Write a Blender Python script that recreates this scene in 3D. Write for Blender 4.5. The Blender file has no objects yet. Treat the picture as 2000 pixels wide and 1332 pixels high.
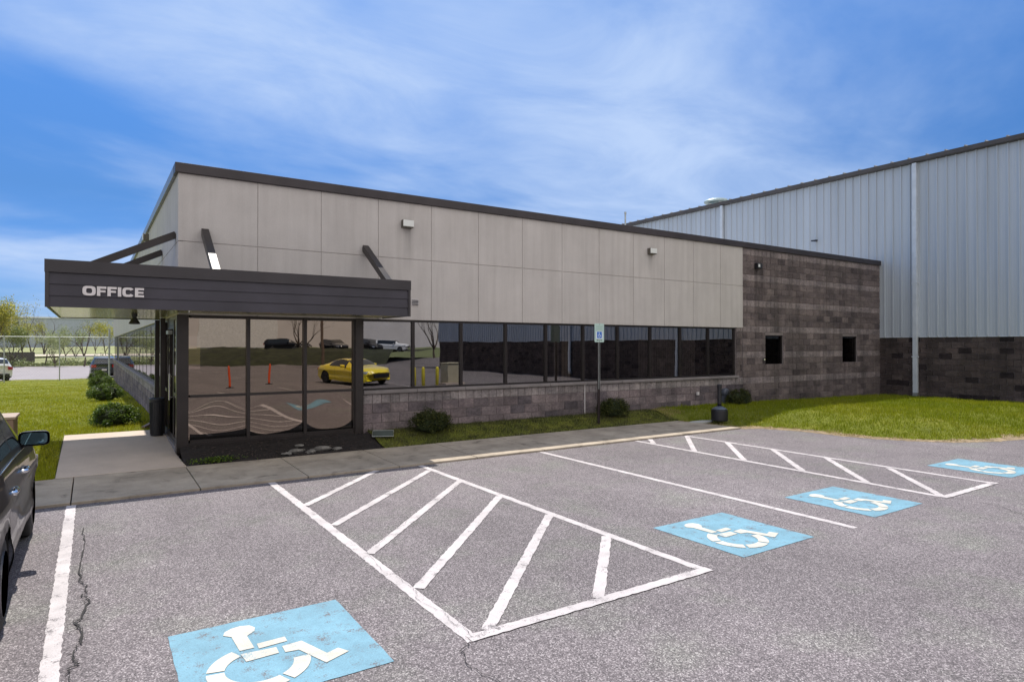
import bpy, bmesh, math, random
import numpy as np
from mathutils import Vector, Matrix
rad = math.radians
SC = bpy.context.scene
COL = SC.collection

# ------------------------------------------------------------------ camera
cam_data = bpy.data.cameras.new("camera")
cam_data.sensor_width = 36.0
cam_data.lens = 1244.0 / 2000.0 * 36.0
cam_data.clip_start = 0.05
cam_data.clip_end = 3000.0
cam = bpy.data.objects.new("camera", cam_data)
COL.objects.link(cam)
cam.location = (0, 0, 2.05)
cam.rotation_euler = (rad(90.364), 0, rad(-33.404))
SC.camera = cam

# ------------------------------------------------------------------ light
SUN = Vector((0.06, 0.475, 1.0)).normalized()
sun_data = bpy.data.lights.new("sun", 'SUN')
sun_data.energy = 4.9
sun_data.angle = rad(0.5)
sun_data.color = (1.0, 0.95, 0.87)
sun = bpy.data.objects.new("sun", sun_data)
COL.objects.link(sun)
sun.rotation_euler = SUN.to_track_quat('Z', 'Y').to_euler()

SC.view_settings.view_transform = 'Standard'
SC.view_settings.look = 'None'
SC.view_settings.gamma = 1.0
SC.view_settings.exposure = 0.35

world = bpy.data.worlds.new("World")
SC.world = world
world.use_nodes = True
wt = world.node_tree
for n in list(wt.nodes):
    wt.nodes.remove(n)


def wn(t, **k):
    n = wt.nodes.new(t)
    for a, b in k.items():
        setattr(n, a, b)
    return n


w_out = wn('ShaderNodeOutputWorld')
w_bg = wn('ShaderNodeBackground')
w_bg.inputs['Strength'].default_value = 0.15
w_sky = wn('ShaderNodeTexSky', sky_type='NISHITA', sun_disc=False)
w_sky.sun_elevation = math.asin(SUN.z)
w_sky.sun_rotation = math.atan2(SUN.x, SUN.y)
w_sky.air_density = 1.0
w_sky.dust_density = 0.4
w_sky.ozone_density = 2.5
w_tc = wn('ShaderNodeTexCoord')
w_sep = wn('ShaderNodeSeparateXYZ')
wt.links.new(w_tc.outputs['Generated'], w_sep.inputs[0])
w_zc = wn('ShaderNodeMath', operation='MAXIMUM'); w_zc.inputs[1].default_value = 0.0
wt.links.new(w_sep.outputs['Z'], w_zc.inputs[0])
w_za = wn('ShaderNodeMath', operation='ADD'); w_za.inputs[1].default_value = 0.16
wt.links.new(w_zc.outputs[0], w_za.inputs[0])
w_dx = wn('ShaderNodeMath', operation='DIVIDE'); w_dy = wn('ShaderNodeMath', operation='DIVIDE')
wt.links.new(w_sep.outputs['X'], w_dx.inputs[0]); wt.links.new(w_za.outputs[0], w_dx.inputs[1])
wt.links.new(w_sep.outputs['Y'], w_dy.inputs[0]); wt.links.new(w_za.outputs[0], w_dy.inputs[1])
w_cmb = wn('ShaderNodeCombineXYZ')
wt.links.new(w_dx.outputs[0], w_cmb.inputs[0]); wt.links.new(w_dy.outputs[0], w_cmb.inputs[1])
# big soft sheets of thin cloud, stretched along one wind direction
w_mp = wn('ShaderNodeMapping')
w_mp.inputs['Rotation'].default_value = (0, 0, rad(38))
w_mp.inputs['Scale'].default_value = (0.50, 0.85, 1)
w_mp.inputs['Location'].default_value = (-4.2, 6.7, 0)
wt.links.new(w_cmb.outputs[0], w_mp.inputs[0])
w_n1 = wn('ShaderNodeTexNoise'); w_n1.inputs['Scale'].default_value = 1.0
w_n1.inputs['Detail'].default_value = 7; w_n1.inputs['Roughness'].default_value = 0.52
w_n1.inputs['Distortion'].default_value = 0.35
wt.links.new(w_mp.outputs[0], w_n1.inputs['Vector'])
w_mp2 = wn('ShaderNodeMapping')
w_mp2.inputs['Rotation'].default_value = (0, 0, rad(62))
w_mp2.inputs['Scale'].default_value = (1.1, 1.6, 1)
wt.links.new(w_cmb.outputs[0], w_mp2.inputs[0])
w_n2 = wn('ShaderNodeTexNoise'); w_n2.inputs['Scale'].default_value = 1.3
w_n2.inputs['Detail'].default_value = 6; w_n2.inputs['Roughness'].default_value = 0.6
w_n2.inputs['Distortion'].default_value = 0.6
wt.links.new(w_mp2.outputs[0], w_n2.inputs['Vector'])
w_r1 = wn('ShaderNodeMapRange', interpolation_type='SMOOTHSTEP')
w_r1.inputs['From Min'].default_value = 0.34; w_r1.inputs['From Max'].default_value = 0.59
wt.links.new(w_n1.outputs['Fac'], w_r1.inputs[0])
w_r2 = wn('ShaderNodeMapRange', interpolation_type='SMOOTHSTEP')
w_r2.inputs['From Min'].default_value = 0.30; w_r2.inputs['From Max'].default_value = 0.72
w_r2.inputs['To Min'].default_value = 0.5
wt.links.new(w_n2.outputs['Fac'], w_r2.inputs[0])
w_m = wn('ShaderNodeMath', operation='MULTIPLY')
wt.links.new(w_r1.outputs[0], w_m.inputs[0]); wt.links.new(w_r2.outputs[0], w_m.inputs[1])
w_m2 = wn('ShaderNodeMath', operation='MULTIPLY'); w_m2.inputs[1].default_value = 0.95
wt.links.new(w_m.outputs[0], w_m2.inputs[0])
# clear-sky colour: deep blue towards the south, where the camera looks
w_grad = wn('ShaderNodeValToRGB')
el = w_grad.color_ramp.elements
el[0].position = 0.0; el[0].color = (0.19, 0.31, 0.62, 1)
el[1].position = 1.0; el[1].color = (0.60, 0.90, 1.10, 1)
e_ = el.new(0.2); e_.color = (0.185, 0.33, 0.53, 1)
e_ = el.new(0.42); e_.color = (0.27, 0.50, 0.76, 1)
wt.links.new(w_sep.outputs['Z'], w_grad.inputs[0])
w_tint = wn('ShaderNodeMixRGB', blend_type='MULTIPLY'); w_tint.inputs['Fac'].default_value = 1.0
wt.links.new(w_sky.outputs[0], w_tint.inputs['Color1'])
wt.links.new(w_grad.outputs[0], w_tint.inputs['Color2'])
# unseen bright clouds behind the camera, added to lift the shaded front wall
w_north_fill = wn('ShaderNodeMapRange', interpolation_type='SMOOTHSTEP')
w_north_fill.inputs['From Min'].default_value = 0.10; w_north_fill.inputs['From Max'].default_value = -0.45
wt.links.new(w_sep.outputs['Y'], w_north_fill.inputs[0])
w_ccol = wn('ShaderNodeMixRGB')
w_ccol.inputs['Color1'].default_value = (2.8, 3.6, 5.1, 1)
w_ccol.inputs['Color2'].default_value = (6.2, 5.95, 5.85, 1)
wt.links.new(w_north_fill.outputs[0], w_ccol.inputs['Fac'])
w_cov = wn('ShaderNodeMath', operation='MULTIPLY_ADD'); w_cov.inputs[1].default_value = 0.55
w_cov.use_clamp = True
wt.links.new(w_north_fill.outputs[0], w_cov.inputs[0]); wt.links.new(w_m2.outputs[0], w_cov.inputs[2])
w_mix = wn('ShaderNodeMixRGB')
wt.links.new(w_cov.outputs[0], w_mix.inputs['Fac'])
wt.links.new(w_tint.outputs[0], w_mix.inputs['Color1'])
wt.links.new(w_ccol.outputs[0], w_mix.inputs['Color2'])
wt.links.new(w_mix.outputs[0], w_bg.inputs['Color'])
wt.links.new(w_bg.outputs[0], w_out.inputs['Surface'])

rng = np.random.default_rng(7)
random.seed(7)


# ------------------------------------------------------------------ materials
def new_mat(name):
    m = bpy.data.materials.new(name)
    m.use_nodes = True
    nt = m.node_tree
    b = nt.nodes['Principled BSDF']
    return m, nt, b


def tex_coord(nt, scale=(1, 1, 1), kind='Object', rot=(0, 0, 0)):
    tc = nt.nodes.new('ShaderNodeTexCoord')
    mp = nt.nodes.new('ShaderNodeMapping')
    mp.inputs['Scale'].default_value = scale
    mp.inputs['Rotation'].default_value = rot
    nt.links.new(tc.outputs[kind], mp.inputs[0])
    return mp.outputs[0]


def noise(nt, vec, scale, detail=4, rough=0.55, dist=0.0):
    n = nt.nodes.new('ShaderNodeTexNoise')
    n.inputs['Scale'].default_value = scale
    n.inputs['Detail'].default_value = detail
    n.inputs['Roughness'].default_value = rough
    n.inputs['Distortion'].default_value = dist
    nt.links.new(vec, n.inputs['Vector'])
    return n.outputs['Fac']


def ramp(nt, fac, stops, interp='LINEAR'):
    r = nt.nodes.new('ShaderNodeValToRGB')
    r.color_ramp.interpolation = interp
    el = r.color_ramp.elements
    while len(el) < len(stops):
        el.new(0.5)
    for e, (p, c) in zip(el, stops):
        e.position = p
        e.color = (*c, 1) if len(c) == 3 else c
    nt.links.new(fac, r.inputs[0])
    return r.outputs[0]


def mixc(nt, fac, a, b, mode='MIX'):
    m = nt.nodes.new('ShaderNodeMixRGB')
    m.blend_type = mode
    for sock, v in ((m.inputs['Fac'], fac), (m.inputs['Color1'], a), (m.inputs['Color2'], b)):
        if isinstance(v, (int, float)):
            sock.default_value = v
        elif isinstance(v, tuple):
            sock.default_value = (*v, 1) if len(v) == 3 else v
        else:
            nt.links.new(v, sock)
    return m.outputs[0]


def bump(nt, b, h, strength=0.3, dist=0.01):
    bn = nt.nodes.new('ShaderNodeBump')
    bn.inputs['Strength'].default_value = strength
    bn.inputs['Distance'].default_value = dist
    nt.links.new(h, bn.inputs['Height'])
    nt.links.new(bn.outputs[0], b.inputs['Normal'])
    return bn


def simple(name, col, rough=0.6, metal=0.0, var=0.15, vscale=6.0, bmp=0.0, bscale=60.0, spec=0.5, coat=0.0):
    m, nt, b = new_mat(name)
    v = tex_coord(nt)
    n = noise(nt, v, vscale, 5)
    lo = tuple(max(0, c * (1 - var)) for c in col)
    hi = tuple(min(1, c * (1 + var)) for c in col)
    c = ramp(nt, n, [(0.3, lo), (0.7, hi)])
    nt.links.new(c, b.inputs['Base Color'])
    b.inputs['Roughness'].default_value = rough
    b.inputs['Metallic'].default_value = metal
    b.inputs['Specular IOR Level'].default_value = spec
    b.inputs['Coat Weight'].default_value = coat
    b.inputs['Coat Roughness'].default_value = 0.04
    if bmp > 0:
        bump(nt, b, noise(nt, v, bscale, 6), bmp, 0.01)
    return m


M = {}


def mat_asphalt():
    m, nt, b = new_mat('asphalt')
    v = tex_coord(nt)
    vor = nt.nodes.new('ShaderNodeTexVoronoi'); vor.inputs['Scale'].default_value = 115
    nt.links.new(v, vor.inputs['Vector'])
    bw = nt.nodes.new('ShaderNodeRGBToBW'); nt.links.new(vor.outputs['Color'], bw.inputs[0])
    stone = ramp(nt, bw.outputs[0], [(0.10, (0.058, 0.053, 0.056)), (0.40, (0.116, 0.103, 0.108)), (0.64, (0.158, 0.140, 0.147)), (0.88, (0.34, 0.315, 0.32))])
    fine = ramp(nt, noise(nt, v, 190, 3, 0.7), [(0.34, (0.62, 0.62, 0.63)), (0.68, (1.36, 1.35, 1.36))])
    c = mixc(nt, 1.0, stone, fine, 'MULTIPLY')
    # weathering: broad tone patches, faint tyre-polished lanes, oil drips and a few green-grey blooms
    big = ramp(nt, noise(nt, v, 0.28, 7, 0.62), [(0.3, (0.84, 0.83, 0.83)), (0.7, (1.16, 1.14, 1.14))])
    c = mixc(nt, 1.0, c, big, 'MULTIPLY')
    mid = ramp(nt, noise(nt, v, 1.7, 6, 0.7, 0.4), [(0.32, (0.90, 0.90, 0.90)), (0.68, (1.08, 1.08, 1.08))])
    c = mixc(nt, 1.0, c, mid, 'MULTIPLY')
    vl = tex_coord(nt, (1.0, 0.10, 1.0), rot=(0, 0, rad(6)))
    lane = ramp(nt, noise(nt, vl, 1.3, 4, 0.55), [(0.38, (0.93, 0.93, 0.93)), (0.62, (1.05, 1.05, 1.05))])
    c = mixc(nt, 1.0, c, lane, 'MULTIPLY')
    grn = ramp(nt, noise(nt, v, 1.1, 4, 0.6), [(0.5, (1, 1, 1)), (0.72, (0.95, 1.04, 0.93))])
    c = mixc(nt, 1.0, c, grn, 'MULTIPLY')
    oil = ramp(nt, noise(nt, v, 3.1, 5, 0.55, 0.5), [(0.24, (0.55, 0.54, 0.54)), (0.34, (1, 1, 1))])
    c = mixc(nt, 0.8, c, oil, 'MULTIPLY')
    nt.links.new(c, b.inputs['Base Color'])
    b.inputs['Roughness'].default_value = 0.84
    b.inputs['Specular IOR Level'].default_value = 0.3
    bump(nt, b, noise(nt, v, 160, 4, 0.7), 0.45, 0.003)
    return m


def mat_paint(name, col, wear=0.5, asp=(0.10, 0.09, 0.095)):
    m, nt, b = new_mat(name)
    v = tex_coord(nt)
    n1 = noise(nt, v, 90, 6, 0.7)
    n2 = noise(nt, v, 6, 5, 0.65)
    mul = nt.nodes.new('ShaderNodeMath'); mul.operation = 'MULTIPLY'
    nt.links.new(n1, mul.inputs[0]); nt.links.new(n2, mul.inputs[1])
    t = 0.085 + 0.05 * wear
    msk = ramp(nt, mul.outputs[0], [(t - 0.035, (1, 1, 1)), (t + 0.025, (0, 0, 0))])
    tone = ramp(nt, noise(nt, v, 2.2, 7, 0.7), [(0.32, tuple(c * 0.74 for c in col)), (0.66, tuple(min(1, c * 1.08) for c in col))])
    sp_ = ramp(nt, noise(nt, v, 150, 4, 0.7), [(0.36, (0.78, 0.78, 0.78)), (0.6, (1.04, 1.04, 1.04))])
    tone = mixc(nt, 1.0, tone, sp_, 'MULTIPLY')
    c = mixc(nt, msk, tone, asp)
    nt.links.new(c, b.inputs['Base Color'])
    b.inputs['Roughness'].default_value = 0.75
    bump(nt, b, n1, 0.4, 0.003)
    return m


def mat_concrete(name, col, streak=True, bscale=40, stain=0.25, spots=()):
    m, nt, b = new_mat(name)
    v = tex_coord(nt)
    n = noise(nt, v, 1.1, 8, 0.65)
    c = ramp(nt, n, [(0.3, tuple(x * (1 - stain * 0.6) for x in col)), (0.7, tuple(x * (1 + stain * 0.25) for x in col))])
    if streak:
        vs = tex_coord(nt, (3.0, 3.0, 0.16))
        s = ramp(nt, noise(nt, vs, 2.2, 6, 0.62), [(0.30, (0.80, 0.79, 0.78)), (0.60, (1.03, 1.03, 1.03))])
        c = mixc(nt, 0.5, c, s, 'MULTIPLY')
    f = ramp(nt, noise(nt, v, 55, 4, 0.7), [(0.3, (0.92, 0.92, 0.92)), (0.7, (1.07, 1.07, 1.07))])
    c = mixc(nt, 1.0, c, f, 'MULTIPLY')
    if spots: c = mixc(nt, stain_mask(nt, spots), c, tuple(x * 0.42 for x in col))
    nt.links.new(c, b.inputs['Base Color'])
    b.inputs['Roughness'].default_value = 0.9
    b.inputs['Specular IOR Level'].default_value = 0.25
    bump(nt, b, noise(nt, v, bscale, 6, 0.7), 0.25, 0.006)
    return m


def stain_mask(nt, spots):
    tc = nt.nodes.new('ShaderNodeTexCoord'); sp = nt.nodes.new('ShaderNodeSeparateXYZ'); nt.links.new(tc.outputs['Object'], sp.inputs[0])
    acc = None
    for (x0, hw_, z0, z1) in spots:
        a = nt.nodes.new('ShaderNodeMath'); a.operation = 'SUBTRACT'; a.inputs[1].default_value = x0; nt.links.new(sp.outputs['X'], a.inputs[0])
        b = nt.nodes.new('ShaderNodeMath'); b.operation = 'ABSOLUTE'; nt.links.new(a.outputs[0], b.inputs[0])
        c = nt.nodes.new('ShaderNodeMapRange'); c.inputs['From Min'].default_value = hw_; c.inputs['From Max'].default_value = hw_ * 0.2; nt.links.new(b.outputs[0], c.inputs[0])
        d = nt.nodes.new('ShaderNodeMapRange'); d.inputs['From Min'].default_value = z0; d.inputs['From Max'].default_value = z1; nt.links.new(sp.outputs['Z'], d.inputs[0])
        e = nt.nodes.new('ShaderNodeMath'); e.operation = 'LESS_THAN'; e.inputs[1].default_value = z1; nt.links.new(sp.outputs['Z'], e.inputs[0])
        f = nt.nodes.new('ShaderNodeMath'); f.operation = 'MULTIPLY'; nt.links.new(c.outputs[0], f.inputs[0]); nt.links.new(d.outputs[0], f.inputs[1])
        g_ = nt.nodes.new('ShaderNodeMath'); g_.operation = 'MULTIPLY'; nt.links.new(f.outputs[0], g_.inputs[0]); nt.links.new(e.outputs[0], g_.inputs[1])
        if acc is None: acc = g_.outputs[0]
        else:
            h = nt.nodes.new('ShaderNodeMath'); h.operation = 'MAXIMUM'; nt.links.new(acc, h.inputs[0]); nt.links.new(g_.outputs[0], h.inputs[1]); acc = h.outputs[0]
    vs = tex_coord(nt, (9, 9, 0.5)); n = noise(nt, vs, 2.0, 5, 0.6)
    m = nt.nodes.new('ShaderNodeMath'); m.operation = 'MULTIPLY'; nt.links.new(acc, m.inputs[0]); nt.links.new(n, m.inputs[1])
    return m.outputs[0]


def mat_block():
    """split-face block: the colour of every block comes from its own attribute"""
    m, nt, b = new_mat('split_face_block')
    at = nt.nodes.new('ShaderNodeAttribute'); at.attribute_name = 'Col'
    v = tex_coord(nt)
    n = ramp(nt, noise(nt, v, 22, 7, 0.72), [(0.3, (0.62, 0.62, 0.62)), (0.7, (1.3, 1.3, 1.3))])
    c = mixc(nt, 1.0, at.outputs['Color'], n, 'MULTIPLY')
    vs = tex_coord(nt, (1.4, 1.4, 0.12))
    s = ramp(nt, noise(nt, vs, 1.6, 6, 0.65), [(0.36, (0.55, 0.57, 0.56)), (0.56, (1.05, 1.05, 1.05))])
    c = mixc(nt, 0.75, c, s, 'MULTIPLY')
    bl = ramp(nt, noise(nt, tex_coord(nt, (0.8, 0.8, 2.2)), 1.5, 5, 0.7), [(0.36, (0.66, 0.66, 0.68)), (0.6, (1.12, 1.10, 1.08))])
    c = mixc(nt, 1.0, c, bl, 'MULTIPLY')
    c = mixc(nt, stain_mask(nt, [(17.72, 0.10, 2.9, 4.5), (18.05, 0.16, 2.6, 4.5), (18.15, 0.14, 1.2, 1.6), (22.9, 0.12, 0.7, 1.4)]), c, (0.008, 0.008, 0.010))
    nt.links.new(c, b.inputs['Base Color'])
    b.inputs['Roughness'].default_value = 0.93
    b.inputs['Specular IOR Level'].default_value = 0.2
    bump(nt, b, noise(nt, v, 26, 7, 0.75), 0.9, 0.03)
    return m


def mat_attr(name, rough=0.75, trans=0.0, nscale=40, spec=0.3):
    m, nt, b = new_mat(name)
    at = nt.nodes.new('ShaderNodeAttribute'); at.attribute_name = 'Col'
    nt.links.new(at.outputs['Color'], b.inputs['Base Color'])
    b.inputs['Roughness'].default_value = rough
    b.inputs['Specular IOR Level'].default_value = spec
    if trans > 0:
        t = nt.nodes.new('ShaderNodeBsdfTranslucent')
        nt.links.new(at.outputs['Color'], t.inputs['Color'])
        mx = nt.nodes.new('ShaderNodeMixShader'); mx.inputs[0].default_value = trans
        nt.links.new(b.outputs[0], mx.inputs[1]); nt.links.new(t.outputs[0], mx.inputs[2])
        nt.links.new(mx.outputs[0], nt.nodes['Material Output'].inputs['Surface'])
    return m


def mat_glass(name, refl, tint, f0=0.32, bstr=0.0, bscale=1.2, rough=0.01):
    """tinted reflective-film glazing: mirror layer over tinted see-through"""
    m, nt, b = new_mat(name)
    nt.nodes.remove(b)
    gl = nt.nodes.new('ShaderNodeBsdfGlossy'); gl.inputs['Color'].default_value = (*refl, 1)
    gl.inputs['Roughness'].default_value = rough
    tr = nt.nodes.new('ShaderNodeBsdfTransparent'); tr.inputs['Color'].default_value = (*tint, 1)
    lw = nt.nodes.new('ShaderNodeLayerWeight'); lw.inputs['Blend'].default_value = 0.5
    pw = nt.nodes.new('ShaderNodeMath'); pw.operation = 'POWER'; pw.inputs[1].default_value = 3.5
    nt.links.new(lw.outputs['Facing'], pw.inputs[0])
    mr = nt.nodes.new('ShaderNodeMapRange')
    mr.inputs['To Min'].default_value = f0; mr.inputs['To Max'].default_value = 0.97
    nt.links.new(pw.outputs[0], mr.inputs[0])
    mx = nt.nodes.new('ShaderNodeMixShader')
    nt.links.new(mr.outputs[0], mx.inputs[0])
    nt.links.new(tr.outputs[0], mx.inputs[1]); nt.links.new(gl.outputs[0], mx.inputs[2])
    nt.links.new(mx.outputs[0], nt.nodes['Material Output'].inputs['Surface'])
    if bstr > 0:
        v = tex_coord(nt)
        bn = nt.nodes.new('ShaderNodeBump')
        bn.inputs['Strength'].default_value = bstr; bn.inputs['Distance'].default_value = 0.02
        nt.links.new(noise(nt, v, bscale, 2, 0.4), bn.inputs['Height'])
        nt.links.new(bn.outputs[0], gl.inputs['Normal'])
    return m


def mat_grass_soil():
    m, nt, b = new_mat('lawn_soil')
    v = tex_coord(nt)
    n = noise(nt, v, 1.4, 8, 0.7)
    c = ramp(nt, n, [(0.25, (0.10, 0.12, 0.008)), (0.5, (0.17, 0.19, 0.010)), (0.75, (0.25, 0.23, 0.03))])
    f = ramp(nt, noise(nt, v, 45, 6, 0.75), [(0.3, (0.45, 0.45, 0.45)), (0.7, (1.5, 1.5, 1.4))])
    c = mixc(nt, 1.0, c, f, 'MULTIPLY')
    nt.links.new(c, b.inputs['Base Color'])
    b.inputs['Roughness'].default_value = 0.95
    bump(nt, b, noise(nt, v, 40, 7, 0.75), 1.0, 0.05)
    return m


def mat_ribbed(name, col):
    m, nt, b = new_mat(name)
    v = tex_coord(nt, (1, 1, 0.06))
    c = ramp(nt, noise(nt, v, 1.7, 6, 0.6), [(0.3, tuple(x * 0.88 for x in col)), (0.7, tuple(x * 1.05 for x in col))])
    nt.links.new(c, b.inputs['Base Color'])
    b.inputs['Roughness'].default_value = 0.42
    b.inputs['Metallic'].default_value = 0.12
    return m


M['asphalt'] = mat_asphalt()
M['white_paint'] = mat_paint('white_road_paint', (0.50, 0.46, 0.465), 1.9)
M['cream_paint'] = mat_paint('cream_road_paint', (0.54, 0.52, 0.46), 1.9, (0.16, 0.27, 0.33))
M['blue_paint'] = mat_paint('blue_road_paint', (0.150, 0.310, 0.405), 2.0)
M['crack'] = simple('crack_filler', (0.022, 0.020, 0.020), 0.95, vscale=30)
M['sidewalk'] = mat_concrete('sidewalk_concrete', (0.40, 0.34, 0.27), streak=False, stain=0.55)
_nt = M['sidewalk'].node_tree; _b = _nt.nodes['Principled BSDF']
_old = _b.inputs['Base Color'].links[0].from_socket
_v = tex_coord(_nt)
_bl = ramp(_nt, noise(_nt, _v, 2.6, 6, 0.68, 0.6), [(0.30, (0.50, 0.49, 0.49)), (0.44, (0.92, 0.92, 0.92)), (0.62, (1.06, 1.06, 1.06))])
_nt.links.new(mixc(_nt, 1.0, _old, _bl, 'MULTIPLY'), _b.inputs['Base Color'])
M['walk'] = mat_concrete('walkway_concrete', (0.52, 0.435, 0.365), streak=False, stain=0.3)
M['panel'] = mat_concrete('wall_panel_concrete', (0.56, 0.525, 0.495), streak=True, stain=0.16, spots=((5.68, 0.13, 3.6, 4.56), (12.98, 0.11, 3.9, 4.57)  ))
M['joint'] = simple('joint_sealant', (0.42, 0.39, 0.365), 0.9)
M['block'] = mat_block()
M['mortar'] = simple('mortar', (0.24, 0.205, 0.20), 0.95, vscale=8, bmp=0.3)
M['cap'] = mat_concrete('sill_cap_concrete', (0.25, 0.225, 0.22), streak=False, stain=0.5)
M['coping'] = simple('dark_coping_metal', (0.042, 0.034, 0.036), 0.42, 0.2, 0.25, 1.5)
M['canopy'] = simple('dark_canopy_siding', (0.036, 0.032, 0.043), 0.45, 0.1, 0.22, 1.8, 0.05, 30)
M['soffit'] = simple('lawn_bounce_soffit_metal', (0.74, 0.74, 0.42), 0.14, 0.6, 0.06, 2)  # yellow-green tint stands in for lawn light bounced onto the soffit
M['bronze'] = simple('bronze_frame', (0.030, 0.024, 0.023), 0.35, 0.3, 0.2, 3)
M['black'] = simple('black_plastic', (0.014, 0.014, 0.018), 0.45, 0, 0.2, 8)
M['letter'] = simple('pale_sign_letter', (0.68, 0.64, 0.63), 0.5, 0, 0.08, 20)
M['glass_store'] = mat_glass('bronze_reflective_glass', (0.58, 0.48, 0.385), (0.16, 0.12, 0.10), 0.47, 0.05, 1.3)
M['glass_store_low'] = mat_glass('bronze_reflective_glass_wavy', (0.57, 0.47, 0.385), (0.14, 0.11, 0.09), 0.47, 0.0, 1.5)
M['glass_band'] = mat_glass('grey_reflective_glass', (0.62, 0.60, 0.60), (0.32, 0.30, 0.29), 0.40, 0.05, 1.1)
M['glass_dark'] = mat_glass('dark_glass', (0.5, 0.5, 0.52), (0.02, 0.02, 0.02), 0.05)
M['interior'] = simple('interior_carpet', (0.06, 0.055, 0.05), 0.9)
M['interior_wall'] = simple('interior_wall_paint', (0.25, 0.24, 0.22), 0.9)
M['blind'] = simple('grey_window_blind', (0.42, 0.40, 0.38), 0.8)
M['blind_tan'] = simple('tan_window_blind', (0.62, 0.55, 0.42), 0.8)
M['metal_wall'] = mat_ribbed('ribbed_metal_wall', (0.50, 0.54, 0.585))
M['downspout'] = simple('pale_downspout', (0.60, 0.64, 0.68), 0.4, 0.1, 0.1, 4)
M['gutter'] = simple('dark_gutter', (0.085, 0.075, 0.075), 0.45, 0.2, 0.2, 2)
M['roof'] = simple('metal_roof', (0.35, 0.35, 0.34), 0.5, 0.2, 0.15, 1)
M['galv'] = simple('galvanised_steel', (0.42, 0.44, 0.43), 0.45, 0.6, 0.15, 8)
M['lamp_lens'] = simple('wall_light_lens', (0.75, 0.76, 0.72), 0.25, 0, 0.05)
M['lamp_box'] = simple('bronze_wall_light', (0.12, 0.105, 0.085), 0.5, 0.2, 0.15)
M['soil'] = mat_grass_soil()
M['mulch'] = simple('dark_mulch', (0.014, 0.010, 0.009), 0.98, 0, 0.7, 25, 1.0, 40)
M['grass'] = mat_attr('grass_blades', 0.6, 0.35)
M['leaf'] = mat_attr('leaves', 0.5, 0.3)
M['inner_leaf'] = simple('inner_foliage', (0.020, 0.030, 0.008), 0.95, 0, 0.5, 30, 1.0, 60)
M['bark'] = simple('bark', (0.085, 0.062, 0.048), 0.95, 0, 0.4, 6, 0.6, 20)
M['rock'] = simple('broken_concrete_debris', (0.17, 0.16, 0.145), 0.95, 0, 0.4, 12, 0.6, 30)
M['rubber'] = simple('tyre_rubber', (0.018, 0.018, 0.019), 0.8)
M['rim'] = simple('alloy_rim', (0.45, 0.45, 0.47), 0.3, 0.9, 0.05)
M['rim_dark'] = simple('dark_alloy_rim', (0.06, 0.06, 0.065), 0.3, 0.8, 0.1)
M['chrome'] = simple('chrome', (0.80, 0.80, 0.82), 0.10, 1.0, 0.02)
M['car_black'] = simple('black_car_paint', (0.007, 0.007, 0.010), 0.35, 0.0, 0.1, 4, coat=0.4, spec=0.25)
M['car_white'] = simple('white_car_paint', (0.72, 0.73, 0.74), 0.3, 0, 0.03, coat=0.8)
M['car_navy'] = simple('navy_car_paint', (0.020, 0.026, 0.042), 0.25, 0.3, 0.1, coat=1.0)
M['car_yellow'] = simple('yellow_car_paint', (0.86, 0.66, 0.01), 0.3, 0, 0.04, coat=1.0)
M['car_glass'] = simple('car_glass', (0.012, 0.014, 0.016), 0.05, 0, 0.05, spec=0.9)
M['red_lens'] = simple('red_lamp_lens', (0.35, 0.01, 0.015), 0.15, 0, 0.1, coat=0.8)
M['clear_lens'] = simple('clear_lamp_lens', (0.5, 0.5, 0.52), 0.1, 0.3, 0.1, coat=0.8)
M['seam'] = simple('panel_gap', (0.004, 0.004, 0.004), 0.9)
M['orange'] = simple('orange_plastic', (0.80, 0.10, 0.02), 0.5, 0, 0.05)
M['yellow'] = simple('yellow_bollard_paint', (0.78, 0.66, 0.05), 0.5, 0, 0.1)
M['beige'] = simple('beige_cabinet_paint', (0.42, 0.38, 0.27), 0.5, 0, 0.08)
M['tan_box'] = simple('brown_cabinet_paint', (0.24, 0.16, 0.12), 0.6, 0, 0.15)
M['far_metal'] = mat_ribbed('far_metal_wall', (0.33, 0.38, 0.45))
M['far_white'] = simple('far_white_wall', (0.72, 0.66, 0.62), 0.8, 0, 0.08, 0.3)
M['hedge_base'] = simple('embankment_cover', (0.022, 0.026, 0.010), 0.98, 0, 0.6, 1.5, 1.0, 6)
M['field'] = simple('field_grass', (0.20, 0.21, 0.085), 0.98, 0, 0.35, 0.12, 0.5, 3)
M['road'] = simple('pale_road', (0.24, 0.215, 0.225), 0.9, 0, 0.1, 0.6)
M['base_ground'] = simple('open_ground', (0.12, 0.14, 0.05), 0.98, 0, 0.3, 0.1)
M['sign_face'] = simple('sign_face', (0.50, 0.66, 0.60), 0.35, 0, 0.04)
M['sign_blue'] = simple('sign_blue', (0.02, 0.16, 0.62), 0.35, 0, 0.04)
M['sign_white'] = simple('sign_white', (0.72, 0.80, 0.84), 0.35, 0, 0.04)
M['sign_green'] = simple('sign_green_ink', (0.36, 0.53, 0.47), 0.4, 0, 0.04)
M['sign_black'] = simple('sign_black_ink', (0.03, 0.04, 0.04), 0.5)
M['meter'] = simple('blue_grey_meter_paint', (0.075, 0.085, 0.11), 0.5)
M['vent'] = simple('roof_vent_metal', (0.38, 0.47, 0.48), 0.4, 0.4, 0.1)
M['wood_pole'] = simple('utility_pole_wood', (0.14, 0.10, 0.075), 0.95, 0, 0.3, 4)


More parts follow.
